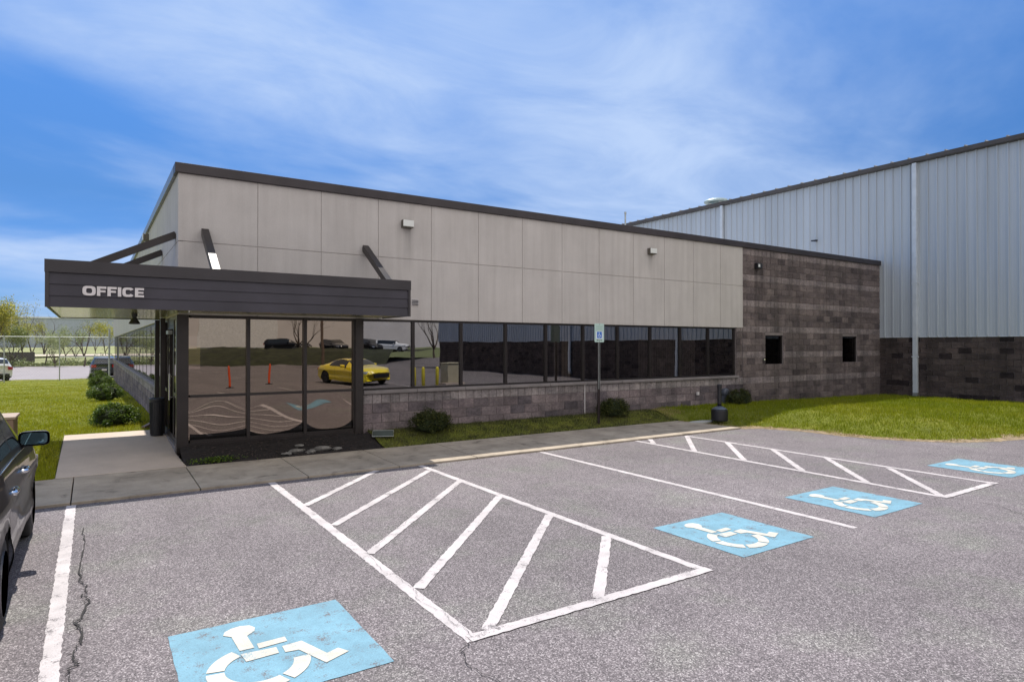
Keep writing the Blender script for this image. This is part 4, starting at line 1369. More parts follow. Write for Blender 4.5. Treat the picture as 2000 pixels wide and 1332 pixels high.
ab = thing('smoking_bin', 'black smoking bin with a tall thin neck at the end of the sidewalk', 'bin', (13.62, 10.86, 0.085))
g = MB(); g.lathe([(0.20, 0), (0.21, 0.02), (0.21, 0.27), (0.20, 0.285), (0.195, 0.29)], n=32)
g.build('bin_body', M['black'], ab, smooth=True, bevel=0.0)
g = MB(); g.lathe([(0.195, 0.291), (0.18, 0.315), (0.13, 0.35), (0.075, 0.37), (0.055, 0.385)], n=32)
g.build('domed_lid', simple('blue_grey_lid', (0.075, 0.09, 0.12), 0.35), ab, smooth=True)
g = MB(); g.lathe([(0.055, 0.386), (0.050, 0.45), (0.050, 0.84), (0.060, 0.86), (0.062, 0.93), (0.055, 0.945)], n=20)
g.build('neck', M['black'], ab, smooth=True)

tb = thing('waste_bin', 'slim black waste bin standing by the entrance door post', 'bin', (1.10, 14.7, walkz(14.7)))
g = MB(); n_ = 22
g.lathe([(0.13, 0), (0.135, 0.02), (0.15, 0.72), (0.165, 0.74), (0.165, 0.79), (0.13, 0.80), (0.11, 0.76)], n=22); g.build('bin_body', M['black'], tb, smooth=False)
g = MB()
for k in range(22):
    a = 2 * math.pi * k / 22
    g.bar((0.139 * math.cos(a), 0.139 * math.sin(a), 0.04), (0.154 * math.cos(a), 0.154 * math.sin(a), 0.71), 0.012, 0.012)
g.build('slats', M['black'], tb)
tb.scale = (0.85, 0.85, 0.95)

mt = thing('gas_meter', 'small rounded blue grey meter on the low wall behind the smoking bin', 'meter', (16.03, FY - 0.12, 0.62))
g = MB(); g.lathe([(0.0, -0.09), (0.08, -0.085), (0.12, -0.05), (0.13, 0.0), (0.12, 0.06), (0.09, 0.10)], n=20, axis='Y'); g.box((-0.10, -0.05, -0.34), (0.10, 0.08, -0.10)); g.build('meter_body', M['meter'], mt)
g = MB(); g.tube([(0.07, 0, -0.10), (0.07, 0, -0.55)], 0.016, 8); g.tube([(-0.07, 0, -0.1), (-0.07, 0, -0.55)], 0.016, 8); g.build('pipe', M['meter'], mt)

# pale crate/tray on the grass at the end post
sp = thing('splash_tray', 'pale wire framed tray lying on the grass at the right glass post', 'tray', (4.93, 12.28, 0.20), rad(-20))
g = MB(); g.tube([(-0.2, -0.16, 0.02), (0.22, -0.20, 0.02), (0.24, 0.1, 0.10), (-0.18, 0.14, 0.10), (-0.2, -0.16, 0.02)], 0.007, 6, caps=False); g.build('rim', M['galv'], sp)
g = MB(); g.add([(-0.19, -0.15, 0.02), (0.21, -0.19, 0.02), (0.23, 0.09, 0.095), (-0.17, 0.13, 0.095)], [(0, 1, 2, 3)]); g.build('tray_panel', simple('grey_green_tray', (0.07, 0.09, 0.08), 0.5), sp)


def rock(c, s, seed, mat=None):
    r = random.Random(seed)
    bm = bmesh.new(); bmesh.ops.create_icosphere(bm, subdivisions=2, radius=1)
    sx, sy, sz = s
    for v in bm.verts:
        k = r.uniform(0.72, 1.15)
        v.co = Vector((v.co.x * sx * k, v.co.y * sy * k, v.co.z * sz * k))
    me = bpy.data.meshes.new('rubble_lump'); bm.to_mesh(me); bm.free(); me.materials.append(mat or M['rock'])
    o = bpy.data.objects.new('rubble_lump', me); COL.objects.link(o); o.location = c; return o


rubs = [(2.95, 11.88, .05, .10, .05, .03, 'left'), (3.15, 11.95, .07, .16, .07, .045, ''), (3.38, 11.86, .06, .11, .06, .04, ''), (3.6, 11.96, .09, .20, .08, .05, ''), (3.88, 11.90, .08, .09, .06, .035, ''), (3.25, 12.15, .1, .1, .05, .03, '')]
for i, (x, y, z, a, b, c, _) in enumerate(rubs):
    o = rock((x, y, z_front(x, y) - 0.01), (a, b, c), 40 + i)
    tag(o, 'grey lump in the small heap of rubble in the dark bed under the entrance glass', 'rubble', 'rubble in the planting bed')
r = random.Random(5)
g = MB()
for k in range(420):
    x = r.uniform(1.45, 4.7); y = r.uniform(11.68, 12.6); s = r.uniform(0.006, 0.02)
    z = z_front(x, y) - 0.01
    a = r.uniform(0, 3.14)
    g.bar((x, y, z), (x + s * 2 * math.cos(a), y + s * 2 * math.sin(a), z + s * 0.5), s * 0.8, s * 0.5)
tag(g.build('bark_chips', simple('pale_bark_chips', (0.05, 0.038, 0.032), 0.95, 0, 0.6, 3)), 'scattered wood chips over the dark bed under the glass', 'bark chips', kind='stuff')


# ------------------------------------------------------------------ bushes
def leaf_cloud(centers, sizes, cols, seed, aspect=0.6, updir=0.4):
    """quads at given centres with random orientation"""
    r = np.random.default_rng(seed); n = len(centers)
    a = r.normal(size=(n, 3)); a[:, 2] *= updir; a /= np.linalg.norm(a, axis=1, keepdims=True)
    b = r.normal(size=(n, 3)); b -= a * np.sum(a * b, axis=1, keepdims=True); b /= np.linalg.norm(b, axis=1, keepdims=True)
    s = sizes[:, None] * 0.5
    A = a * s; B = b * s * aspect
    V = np.stack([centers - A, centers - B, centers + A, centers + B], axis=1).reshape(-1, 3)
    C = np.repeat(cols, 4, axis=0)
    return V, C


def make_bush(loc, rx, ry, h, label, seed, pal, group, n=3000, leaf=0.045):
    t = thing('shrub', label, 'shrub', loc, group=group)
    r = np.random.default_rng(seed)
    # sprays of leaves: several lobes
    L_ = 46
    lob = []
    for k in range(L_):
        th = r.uniform(0, 2 * math.pi); ph = r.uniform(-0.25, 1.0)
        rr = math.sqrt(max(0, 1 - ph ** 2))
        q = r.uniform(0.74, 0.90)
        lob.append((rx * rr * math.cos(th) * q, ry * rr * math.sin(th) * q, h * (0.36 + 0.50 * ph * q), r.uniform(0.16, 0.27)))
    lob = np.array(lob)
    k = r.integers(0, L_, n)
    d = r.normal(size=(n, 3)); d /= np.linalg.norm(d, axis=1, keepdims=True)
    rad_ = lob[k, 3][:, None] * r.uniform(0.55, 1.15, (n, 1))
    c = lob[k, :3] + d * rad_ * np.array([rx, ry, h]) * np.array([1, 1, 0.85])
    c[:, 2] = np.clip(c[:, 2], 0.03, None)
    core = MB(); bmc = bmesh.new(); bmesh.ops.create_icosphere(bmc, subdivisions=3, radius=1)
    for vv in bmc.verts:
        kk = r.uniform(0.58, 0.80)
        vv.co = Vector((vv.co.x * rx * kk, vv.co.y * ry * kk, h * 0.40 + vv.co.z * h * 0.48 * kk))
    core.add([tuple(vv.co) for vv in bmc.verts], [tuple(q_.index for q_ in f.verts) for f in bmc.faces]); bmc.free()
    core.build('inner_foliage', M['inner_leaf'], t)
    pal = np.array(pal)
    cl = pal[r.integers(0, len(pal), n)] * r.uniform(0.7, 1.3, (n, 1))
    V, C_ = leaf_cloud(c, r.uniform(0.6, 1.4, n) * leaf, cl, seed + 1)
    np_mesh('foliage', V, n, 4, M['leaf'], C_, t)
    g = MB()
    rr = random.Random(seed)
    for q in range(14):
        a = rr.uniform(0, 6.28); e = rr.uniform(0.3, 0.75)
        g.tube([(0.03 * math.cos(a), 0.03 * math.sin(a), -0.02), (rx * e * 0.5 * math.cos(a), ry * e * 0.5 * math.sin(a), h * 0.35), (rx * e * math.cos(a), ry * e * math.sin(a), h * rr.uniform(0.6, 0.85))], [0.014, 0.009, 0.004], 5)
    g.build('stems', M['bark'], t)
    return t


PB = [(0.06, 0.11, 0.012), (0.09, 0.15, 0.015), (0.15, 0.21, 0.022), (0.035, 0.065, 0.010)]
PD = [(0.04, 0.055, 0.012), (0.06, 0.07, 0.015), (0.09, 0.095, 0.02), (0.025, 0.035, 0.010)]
gl_ = 'shrubs along the side of the office'
make_bush((0.42, 17.2, 0.16), 0.50, 0.45, 0.60, 'rounded green shrub nearest the entrance walkway', 61, PB, gl_, 7500, 0.038)
make_bush((0.38, 25.8, 0.10), 0.54, 0.5, 0.70, 'rounded green shrub second from the entrance walkway', 52, PB, gl_, 7500, 0.038)
make_bush((0.36, 34.5, 0.0), 0.56, 0.5, 0.74, 'rounded green shrub third from the entrance walkway', 53, PB, gl_, 7500, 0.038)
make_bush((0.33, 45.0, -0.22), 0.56, 0.5, 0.86, 'rounded green shrub farthest from the walkway, in front of the dark vehicle', 54, PB, gl_, 7500, 0.038)
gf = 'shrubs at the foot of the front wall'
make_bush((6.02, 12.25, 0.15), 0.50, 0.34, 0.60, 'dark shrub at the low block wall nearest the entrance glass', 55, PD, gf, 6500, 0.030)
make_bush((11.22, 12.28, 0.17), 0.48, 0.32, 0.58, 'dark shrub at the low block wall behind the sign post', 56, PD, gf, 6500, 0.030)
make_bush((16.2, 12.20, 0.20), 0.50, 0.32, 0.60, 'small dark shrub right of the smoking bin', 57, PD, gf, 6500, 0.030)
# low weeds at the left end of the bed
r = np.random.default_rng(77); n = 500
c = np.column_stack([r.normal(1.75, 0.18, n), r.uniform(11.68, 11.85, n), 0.07 + r.uniform(0, 0.09, n)])
V, C_ = leaf_cloud(c, r.uniform(0.02, 0.05, n), np.array(PB)[r.integers(0, 4, n)], 78)
o = np_mesh('weeds', V, n, 4, M['leaf'], C_); tag(o, 'low green weeds at the corner of the dark bed by the walkway', 'weeds', kind='stuff')


# ------------------------------------------------------------------ trees
def branch(mb, tips, p, d, L, rr, depth, rnd, spread, nseg=3, up=0.15):
    pts = [p]; rs = [rr]; q = Vector(p); dd = Vector(d)
    for i in range(nseg):
        dd = (dd + Vector((rnd.gauss(0, .13), rnd.gauss(0, .13), rnd.gauss(0, .08) + up * 0.3))).normalized()
        q = q + dd * L / nseg; pts.append(q.copy()); rs.append(rr * (1 - 0.42 * (i + 1) / nseg))
        if depth <= 2 : tips.append(q.copy())
    mb.tube(pts, rs, 5 if depth < 3 else 7, caps=False)
    if depth == 0:
        tips.append(q.copy()); return
    k = rnd.choice([2, 3, 3]) if depth > 1 else rnd.choice([3, 4])
    for j in range(k):
        a = rnd.uniform(0, 6.28); t = spread * rnd.uniform(0.6, 1.2)
        s = dd.orthogonal().normalized(); s2 = dd.cross(s)
        nd = (dd * math.cos(t) + (s * math.cos(a) + s2 * math.sin(a)) * math.sin(t)).normalized()
        st = pts[-1] if j < 2 else pts[-2]
        branch(mb, tips, st, nd, L * rnd.uniform(0.62, 0.8), rs[-1] * 0.72, depth - 1, rnd, spread, nseg, up)


def make_tree(loc, H, label, seed, pal=None, nleaf=2500, leaf=0.25, tr=0.16, spread=0.55, group=None, depth=4, cat='tree', name='tree', blob=0.9, low=False):
    t = thing(name, label, cat, loc, group=group)
    rnd = random.Random(seed); mb = MB(); tips = []
    th = H * (0.10 if low else 0.22)
    branch(mb, tips, Vector((0, 0, -0.3)), (0, 0, 1), th + 0.3, tr, 0, rnd, spread, 2)
    tips = []
    for j in range(4 if low else 3):
        a = 6.28 * j / (4 if low else 3) + rnd.uniform(-.4, .4)
        branch(mb, tips, Vector((0, 0, th - 0.05)), Vector((math.cos(a) * (0.6 if low else 0.35), math.sin(a) * (0.6 if low else 0.35), 1)).normalized(), H * 0.30, tr * 0.7, depth - 1, rnd, spread)
    mb.build('trunk', M['bark'], t, smooth=False, fixn=False)
    if pal is not None:
        nleaf = int(nleaf * 2.2); leaf *= 0.62
        r = np.random.default_rng(seed); T = np.array([tuple(q) for q in tips])
        k = r.integers(0, len(T), nleaf)
        c = T[k] + r.normal(size=(nleaf, 3)) * blob * H * 0.06
        pa = np.array(pal)
        V, C_ = leaf_cloud(c, r.uniform(0.5, 1.5, nleaf) * leaf, pa[r.integers(0, len(pa), nleaf)] * r.uniform(0.7, 1.3, (nleaf, 1)), seed + 5, 0.8, 1.0)
        np_mesh('crown', V, nleaf, 4, M['leaf'], C_, t)
    return t


def at_px(px, Y, z=-0.5):
    """ground point in the given pixel column of the photograph at depth Y"""
    yaw = rad(33.404); t = (px - 1000) / 1244.0
    dx = math.sin(yaw) + math.cos(yaw) * t; dy = math.cos(yaw) - math.sin(yaw) * t
    return (dx / dy * Y, Y, z)


YG_ = [(0.34, 0.33, 0.05), (0.42, 0.38, 0.07), (0.24, 0.26, 0.05)]
MG_ = [(0.18, 0.22, 0.07), (0.25, 0.28, 0.09), (0.13, 0.17, 0.05)]
PG_ = [(0.30, 0.33, 0.16), (0.36, 0.39, 0.20), (0.20, 0.25, 0.10)]
gt = 'spring trees beyond the fence'
make_tree(at_px(-18, 92), 7.6, 'big yellow green leafy tree at the left edge beyond the fence', 101, YG_, 4600, 0.22, 0.14, group=gt)
make_tree(at_px(22, 97), 5.6, 'olive green leafy tree second from the left edge beyond the fence', 102, MG_, 2200, 0.20, 0.12, group=gt, low=True)
make_tree(at_px(42, 102), 8.4, 'tallest thin tree with bare top twigs rising above the far warehouse', 103, YG_, 350, 0.18, 0.12, 0.42, group=gt)
make_tree(at_px(86, 98), 6.6, 'bare purplish tree in the middle of the far row', 104, None, 0, 0, 0.11, 0.5, group=gt, depth=5)
make_tree(at_px(62, 112), 6.2, 'yellow leafed tree behind the bare purplish tree', 105, YG_, 1100, 0.2, 0.11, group=gt)
make_tree(at_px(108, 94), 4.6, 'pale green low tree just right of the middle fence post', 106, PG_, 1500, 0.17, 0.08, group=gt, low=True)
make_tree(at_px(128, 104), 5.2, 'pale green tree between the middle fence post and the dark V shaped tree', 107, PG_, 1200, 0.17, 0.08, group=gt)
make_tree(at_px(164, 93), 5.6, 'dark bare tree with a V shaped trunk behind the fence', 108, MG_, 150, 0.15, 0.12, 0.42, group=gt, depth=5)
make_tree(at_px(148, 125), 5.4, 'grey green tree behind the V shaped tree', 109, MG_, 900, 0.2, 0.09, group=gt, low=True)
make_tree(at_px(205, 118), 6.4, 'yellow green tree beside the far corner of the office wall', 110, YG_, 1500, 0.22, 0.09, group=gt)
make_tree(at_px(186, 140), 6.8, 'thin grey bare tree behind the dark parked vehicle', 111, None, 0, 0, 0.09, 0.5, group=gt)
make_tree(at_px(-70, 100), 7, 'leafy green tree just beyond the left edge of the photo', 112, MG_, 3000, 0.3, 0.2, group=gt)
# low brush along the far road edge
r = np.random.default_rng(91); n = 16000
x_ = r.uniform(-32, 6, n)
hh_ = (0.9 + 0.7 * np.sin(x_ * 0.9) * np.sin(x_ * 0.37 + 1)) * 0.9
c = np.column_stack([x_, r.uniform(96.3, 101, n), -0.5 + np.abs(r.normal(0, 1, n)) * 0.45 * np.clip(hh_, 0.25, None)])
V, C_ = leaf_cloud(c, r.uniform(0.08, 0.26, n), np.array(MG_ + PG_ + [(0.06, 0.05, 0.03)])[r.integers(0, 7, n)] * r.uniform(0.6, 1.2, (n, 1)), 92, 0.7, 1.0)
o = np_mesh('brush', V, n, 4, M['leaf'], C_); tag(o, 'low scrubby brush along the far side of the road', 'brush', kind='stuff')
g = MB(); g.box((-30, 108, -0.2), (-6.5, 108.5, 1.1)); tag(g.build('retaining_wall', simple('dark_retaining_wall', (0.07, 0.06, 0.065), 0.9)), 'long low dark wall beyond the trees', 'wall')

# far warehouse
fw = thing('distant_warehouse', 'long blue grey metal warehouse behind the far trees', 'building', (0, 0, 0))
g = MB(); g.box((-80, 205, 0), (40, 240, 9.0)); g.build('metal_wall', M['far_metal'], fw)
g = MB(); g.box((-80.2, 204.7, 9.0), (40.2, 240, 9.35)); g.build('roof_edge', M['downspout'], fw)

# ------------------------------------------------------------------ chain link fence
fn = thing('chain_link_fence', 'tall galvanised chain link fence at the end of the left lawn', 'fence', (0, 0, 0))
F0, F1 = Vector((-12.4, 50.3, -0.40)), Vector((1.05, 54.6, -0.40))
dF = (F1 - F0); LF = dF.length; dn = dF.normalized()
HF = 3.0
s = LF
k = 0
post_s = [LF, LF - 3.05, LF - 6.1, LF - 9.15, LF - 12.2]
for s in post_s:
    p = F0 + dn * s
    top = HF + (0.62 if s == LF else 0.03)
    g = MB(); g.tube([(p.x, p.y, p.z - 0.1), (p.x, p.y, p.z + top)], 0.06 if s == LF else 0.035, 10); g.build('post', M['galv'], fn)
g = MB(); g.tube([F0 + Vector((0, 0, HF)), F1 + Vector((0, 0, HF))], 0.024, 8); g.build('top_rail', M['galv'], fn)
pm = F0 + dn * (LF - 3.05)
g = MB(); g.tube([pm + Vector((0, 0, 1.62)), F1 + Vector((0, 0, 1.62))], 0.022, 8); g.build('brace_rail', M['galv'], fn)
g = MB(); st = 0.16
for i in range(int(LF / st)):
    for sgn in (1, -1):
        s0 = i * st; s1 = s0 + sgn * HF * 0.8
        z1 = HF
        if s1 > LF: z1 = HF * (LF - s0) / (s1 - s0); s1 = LF
        if s1 < 0: z1 = HF * s0 / (s0 - s1); s1 = 0
        g.bar(F0 + dn * s0 + Vector((0, 0, 0.03)), F0 + dn * s1 + Vector((0, 0, z1)), 0.004, 0.004, up=(dn.y, -dn.x, 0))
g.build('wire_mesh', M['galv'], fn)


# ------------------------------------------------------------------ cars
def interp(tab, x):
    if x <= tab[0][0]: return tab[0][1]
    for (a, b), (c, d) in zip(tab[:-1], tab[1:]):
        if x <= c:
            t = (x - a) / (c - a); t = t * t * (3 - 2 * t) if False else t
            return b + (d - b) * t
    return tab[-1][1]


def smooth_tab(tab, L, n=400, w=0.10):
    xs_ = np.linspace(0, L, n); v = np.array([interp(tab, x) for x in xs_])
    k = max(1, int(w / L * n)); ker = np.hanning(2 * k + 3); ker /= ker.sum()
    vp = np.pad(v, k + 1, mode='edge'); v2 = np.convolve(vp, ker, mode='valid')
    return lambda x: float(np.interp(x, xs_, v2))


def make_car(label, cat, loc, rz, P_, paint, group=None, detail=0.05, name='parked_car', chrome_trim=False):
    """body runs along +X from the tail (0) to the nose (L); local origin = centre of the wheelbase on the ground"""
    t = thing(name, label, cat, loc, rz, group)
    L = P_['L']; xo = -(P_['wr'] + P_['wf']) / 2
    zb = smooth_tab(P_['bottom'], L, w=0.05); zs = smooth_tab(P_['belt'], L); zr = smooth_tab(P_['roof'], L, w=P_.get('rw', 0.12))
    hw = smooth_tab(P_['half'], L, w=0.12); hr = smooth_tab(P_['rhalf'], L, w=0.2)
    R = P_['R']; Ra = R + P_.get('arch', 0.06)
    nx = int(L / detail)
    X = [L * i / nx for i in range(nx + 1)]
    nsd = int(0.75 / detail) + 2; ng = max(4, int(0.4 / detail)); nr = 6
    def section(x):
        b, s, tp, w, rh = zb(x), zs(x), zr(x), hw(x), hr(x)
        pts = []
        for k in range(nsd + 1):
            q = k / nsd; z = b + (s - b) * q
            # tumblehome and a crease
            off = 0.055 * (1 - min(1, q / 0.25)) ** 1.5 + 0.05 * max(0, (q - 0.72) / 0.28) ** 2 - 0.018 * math.exp(-((q - 0.74) / 0.06) ** 2) + 0.02 * math.exp(-((q - 0.42) / 0.16) ** 2)
            pts.append((w - off, z))
        w2 = w - 0.05; gh = max(0, tp - s - 0.05)
        rh_ = min(rh, w2 - 0.03)
        for k in range(1, ng + 1):
            q = k / ng
            pts.append((w2 + (rh_ - w2) * q - 0.0, s + gh * (q ** 0.92)))
        for k in range(1, nr + 1):
            q = k / nr
            pts.append((rh_ * math.cos(q * math.pi / 2) ** 0.8 if k < nr else 0.0, s + gh + (tp - s - gh) * math.sin(q * math.pi / 2)))
        return pts
    S = [section(x) for x in X]
    m = len(S[0])
    wheels = [P_['wr'], P_['wf']]
    V = []; 
    for i, x in enumerate(X):
        # nose and tail rounding in plan
        for j, (yy, z) in enumerate(S[i]):
            V.append([x, yy, z])
    V = np.array(V).reshape(nx + 1, m, 3)
    # plan rounding
    for i in range(nx + 1):
        for j in range(m):
            x, yy, z = V[i, j]
            rel = abs(yy) / max(hw(x), .01)
            if x < 0.6: V[i, j, 0] += P_.get('tailr', 0.12) * rel ** 3 * (1 - x / 0.6)
            if x > L - 0.9: V[i, j, 0] -= P_.get('noser', 0.30) * rel ** 3 * (1 - (L - x) / 0.9)
    # snap to arches
    for i in range(nx + 1):
        for j in range(nsd + 1):
            for wx in wheels:
                dx, dz = V[i, j, 0] - wx, V[i, j, 2] - R
                dd = math.hypot(dx, dz)
                if Ra - detail * 0.75 < dd < Ra + detail * 0.75 and dd > 0:
                    V[i, j, 0] = wx + dx / dd * Ra; V[i, j, 2] = R + dz / dd * Ra
                    V[i, j, 1] += 0.012
    parts = {}
    def face(part, vs):
        parts.setdefault(part, []).append(vs)
    gx = P_['glass']  # dict: side window ranges, windscreen x range, rear x range
    jg0, jg1 = nsd, nsd + ng
    for i in range(nx):
        xm = (X[i] + X[i + 1]) / 2
        for j in range(m - 1):
            quad = [V[i, j], V[i + 1, j], V[i + 1, j + 1], V[i, j + 1]]
            if j < nsd:
                cx_ = sum(q[0] for q in quad) / 4; cz_ = sum(q[2] for q in quad) / 4
                if any(math.hypot(cx_ - wx, cz_ - R) < Ra - 0.004 for wx in wheels): continue
            part = 'body'
            if jg0 <= j < jg1 - 0 and zr(xm) - zs(xm) > 0.20:
                for wi, (a, b) in enumerate(gx['side']):
                    if a < xm < b and j >= jg0 + (1 if detail < 0.06 else 0) and j < jg1: part = 'side_window%d' % wi
            slope = abs(zr(xm + 0.05) - zr(xm - 0.05)) / 0.1
            if gx['front'][0] < xm < gx['front'][1] and j >= jg1: part = 'windscreen'
            if gx['rear'][0] < xm < gx['rear'][1] and j >= jg1: part = 'rear_window'
            if j < nsd and part == 'body':
                for di, (a, b) in enumerate(P_.get('doors', [])):
                    if a < xm < b and (j > nsd * 0.12): part = 'door%d' % di
            face(part, quad)
    for side in (1, -1):
        pass
    objs = {}
    for part, quads in parts.items():
        for side in ((1, -1) if part not in ('body', 'windscreen', 'rear_window') else (0,)):
            A = []
            for q in quads:
                for sg_ in ((1, -1) if side == 0 else (side,)):
                    p = np.array(q) * np.array([1, sg_, 1]) + np.array([xo, 0, 0])
                    if sg_ == -1: p = p[::-1]
                    A.append(p)
            base = 'side_window' if part.startswith('side_window') else ('door' if part.startswith('door') else part)
            glass = base in ('side_window', 'windscreen', 'rear_window')
            mb = MB()
            idx = {}
            for p in A:
                f = []
                for q in p:
                    kk = (round(q[0], 4), round(q[1], 4), round(q[2], 4))
                    if kk not in idx: idx[kk] = len(mb.v); mb.v.append(kk)
                    if idx[kk] not in f: f.append(idx[kk])
                if len(f) >= 3: mb.f.append(tuple(f)); mb.c.append((0.5,) * 3)
            if base == 'body':
                # close tail and nose
                for ii in (0, nx):
                    ring = [(V[ii, j, 0] + xo, V[ii, j, 1], V[ii, j, 2]) for j in range(m)]
                    for j in range(m - 1):
                        a, b = ring[j], ring[j + 1]
                        if abs(b[1]) < 1e-6 and abs(a[1]) < 1e-6: continue
                        mb.add([a, b, (b[0], -b[1], b[2]), (a[0], -a[1], a[2])], [(0, 1, 2, 3)])
            o = mb.build(base, M['car_glass'] if glass else paint, t, smooth=True)
            if base == 'door' and chrome_trim is not None:
                objs.setdefault('doors', []).append((o, side, part))
    # underbody
    g = MB(); g.box((xo + 0.25, -hw(L / 2) + 0.22, R * 0.55), (xo + L - 0.3, hw(L / 2) - 0.22, zb(L / 2) + 0.25)); g.build('underbody', M['seam'], t)
    # door seams and handles
    for (o, side, part) in objs.get('doors', []):
        di = int(part[4:]); a, b = P_['doors'][di]
        for xe in ((a, b) if di == 0 else (b,)):
            ii = min(nx, max(0, int(round(xe / L * nx)))); mb = MB(); j0 = int(nsd * 0.13)
            vs = []
            for j in range(j0, nsd + 1):
                x_, y_, z_ = V[ii, j]; vs += [(x_ - 0.004 + xo, (y_ + 0.002) * side, z_), (x_ + 0.004 + xo, (y_ + 0.002) * side, z_)]
            mb.add(vs, [(2 * k, 2 * k + 1, 2 * k + 3, 2 * k + 2) for k in range(len(vs) // 2 - 1)])
            mb.build('door_seam', M['seam'], o, fixn=False)
        if chrome_trim:
            hx = a + (b - a) * 0.16 + xo; hz = P_['handle']
            yq = (hw((a + b) / 2) - 0.015)
            mb = MB(); mb.tube([(hx - 0.02, side * (yq - 0.03), hz), (hx, side * (yq + 0.035), hz + 0.005), (hx + 0.10, side * (yq + 0.045), hz + 0.008), (hx + 0.19, side * (yq + 0.035), hz + 0.005), (hx + 0.21, side * (yq - 0.03), hz)], [0.018, 0.018, 0.016, 0.018, 0.018], 10)
            mb.build('door_handle', M['chrome'], o, smooth=True)
    if chrome_trim:
        for side in (1, -1):
            mb = MB(); a, b = gx['side'][0][0], gx['side'][-1][1]
            pts = []
            x_ = a
            while x_ < b:
                pts.append((x_ + xo, side * (hw(x_) - 0.044), zs(x_) + 0.008)); x_ += 0.1
            mb.tube(pts, 0.006, 6); mb.build('belt_trim', M['chrome'], t, smooth=True)
    # pillars between side windows appear as body already. wheels
    for wx in wheels:
        for side in (1, -1):
            yc = side * (hw(wx) - 0.145)
            mb = MB(); W = 0.115
            mb.lathe([(R * 0.62, -W), (R * 0.9, -W), (R * 0.985, -W * 0.82), (R, -W * 0.4), (R, W * 0.4), (R * 0.985, W * 0.82), (R * 0.9, W), (R * 0.64, W * 0.98)], (wx + xo, yc, R), 36, 'Y')
            wo = mb.build('tyre', M['rubber'], t, smooth=True)
            mb = MB(); ys_o = side * W * 0.80
            for k in range(5):
                a = 2 * math.pi * k / 5 + 0.3
                for da in (-0.13, 0.13):
                    mb.bar((wx + xo + 0.05 * math.cos(a), yc + ys_o, R + 0.05 * math.sin(a)), (wx + xo + R * 0.63 * math.cos(a + da), yc + ys_o * 1.05, R + R * 0.63 * math.sin(a + da)), 0.03, 0.035, up=(0, 1, 0))
            mb.lathe([(0.065, -0.03), (0.06, 0.03)], (wx + xo, yc + ys_o, R), 16, 'Y')
            ring = [(R * 0.66, -0.035), (R * 0.66, 0.03), (R * 0.61, 0.03), (R * 0.61, -0.035), (R * 0.66, -0.035)]
            mb.lathe(ring, (wx + xo, yc + ys_o, R), 36, 'Y')
            mb.build('rim', P_.get('rim', M['rim']), wo, smooth=False)
            mb = MB(); mb.lathe([(0.0, 0), (R * 0.6, 0)], (wx + xo, yc + side * W * 0.2, R), 24, 'Y'); mb.build('brake_disc', M['seam'], wo)
            mb = MB()
            n_ = 20
            vs = []
            for k in range(n_ + 1):
                a = math.pi * k / n_ * 1.1 - 0.15
                for yy in (side * (hw(wx) - 0.03), side * (hw(wx) - 0.35)):
                    vs.append((wx + xo + (Ra + 0.002) * math.cos(a), yy, R + (Ra + 0.002) * math.sin(a)))
            mb.add(vs, [(2 * k, 2 * k + 1, 2 * k + 3, 2 * k + 2) for k in range(n_)])
            mb.build('wheel_arch_liner', M['seam'], t, fixn=False)
    # mirrors
    mxp, mzp = P_['mirror']
    for side in (1, -1):
        yb = side * (hw(mxp) - 0.06)
        mb = MB(); mb.tube([(mxp + xo, yb, mzp - 0.06), (mxp + xo + 0.0, yb + side * 0.10, mzp - 0.045)], [0.035, 0.03], 8)
        mo = mb.build('mirror_arm', M['black'], t)
        mb = MB(); w_, h_ = 0.125, 0.072
        prof_ = []
        for k in range(20):
            a = 2 * math.pi * k / 20; c, s_ = math.cos(a), math.sin(a)
            prof_.append((w_ * math.copysign(abs(c) ** 0.45, c), h_ * math.copysign(abs(s_) ** 0.45, s_)))
        vs = []; cy_ = yb + side * P_.get('mout', 0.21)
        for dx_, k_ in ((-0.06, 0.97), (-0.055, 1.0), (0.03, 0.93), (0.075, 0.6), (0.085, 0.2)):
            vs += [(mxp + xo + dx_, cy_ + a * k_, mzp + b * k_) for a, b in prof_]
        fs = [(r0 * 20 + k, r0 * 20 + (k + 1) % 20, (r0 + 1) * 20 + (k + 1) % 20, (r0 + 1) * 20 + k) for r0 in range(4) for k in range(20)]
        fs += [tuple(range(80, 100))]
        mb.add(vs, fs); mb.build('mirror_housing', M['black'] if chrome_trim else paint, mo, smooth=True)
        mb = MB(); mb.add([(mxp + xo - 0.062, cy_ + a * 0.84, mzp + b * 0.78) for a, b in prof_], [tuple(range(20))]); mb.build('mirror_glass', simple('mirror_glass', (0.10, 0.17, 0.20), 0.03, 1.0, 0.02), mo, fixn=False)
    # lamps
    for side in (1, -1):
        a, b, z0_, z1_ = P_['tail']
        mb = MB(); w0 = hw(0.1)
        mb.add([(xo - 0.02 + 0.02, side * (w0 - b), z0_), (xo - 0.0, side * (w0 - b), z1_), (xo + 0.04, side * (w0 - a - 0.07), z1_), (xo + 0.04, side * (w0 - a - 0.07), z0_), (xo + 0.16, side * (hw(0.16) - 0.03), (z0_ + z1_) / 2 + 0.02), (xo + 0.16, side * (hw(0.16) - 0.03), z1_ - 0.02)],
               [(0, 1, 2, 3), (3, 2, 5, 4)])
        for k in range(len(mb.v)): x_, y_, z_ = mb.v[k]; mb.v[k] = (x_ - 0.03, y_, z_)
        sol = mb.build('tail_light', M['red_lens'], t, fixn=False)
        md = sol.modifiers.new('s', 'SOLIDIFY'); md.thickness = 0.03; md.offset = 0
        hx0, hx1, hz0, hz1 = P_['head']
        mb = MB(); e = L + xo - 0.16
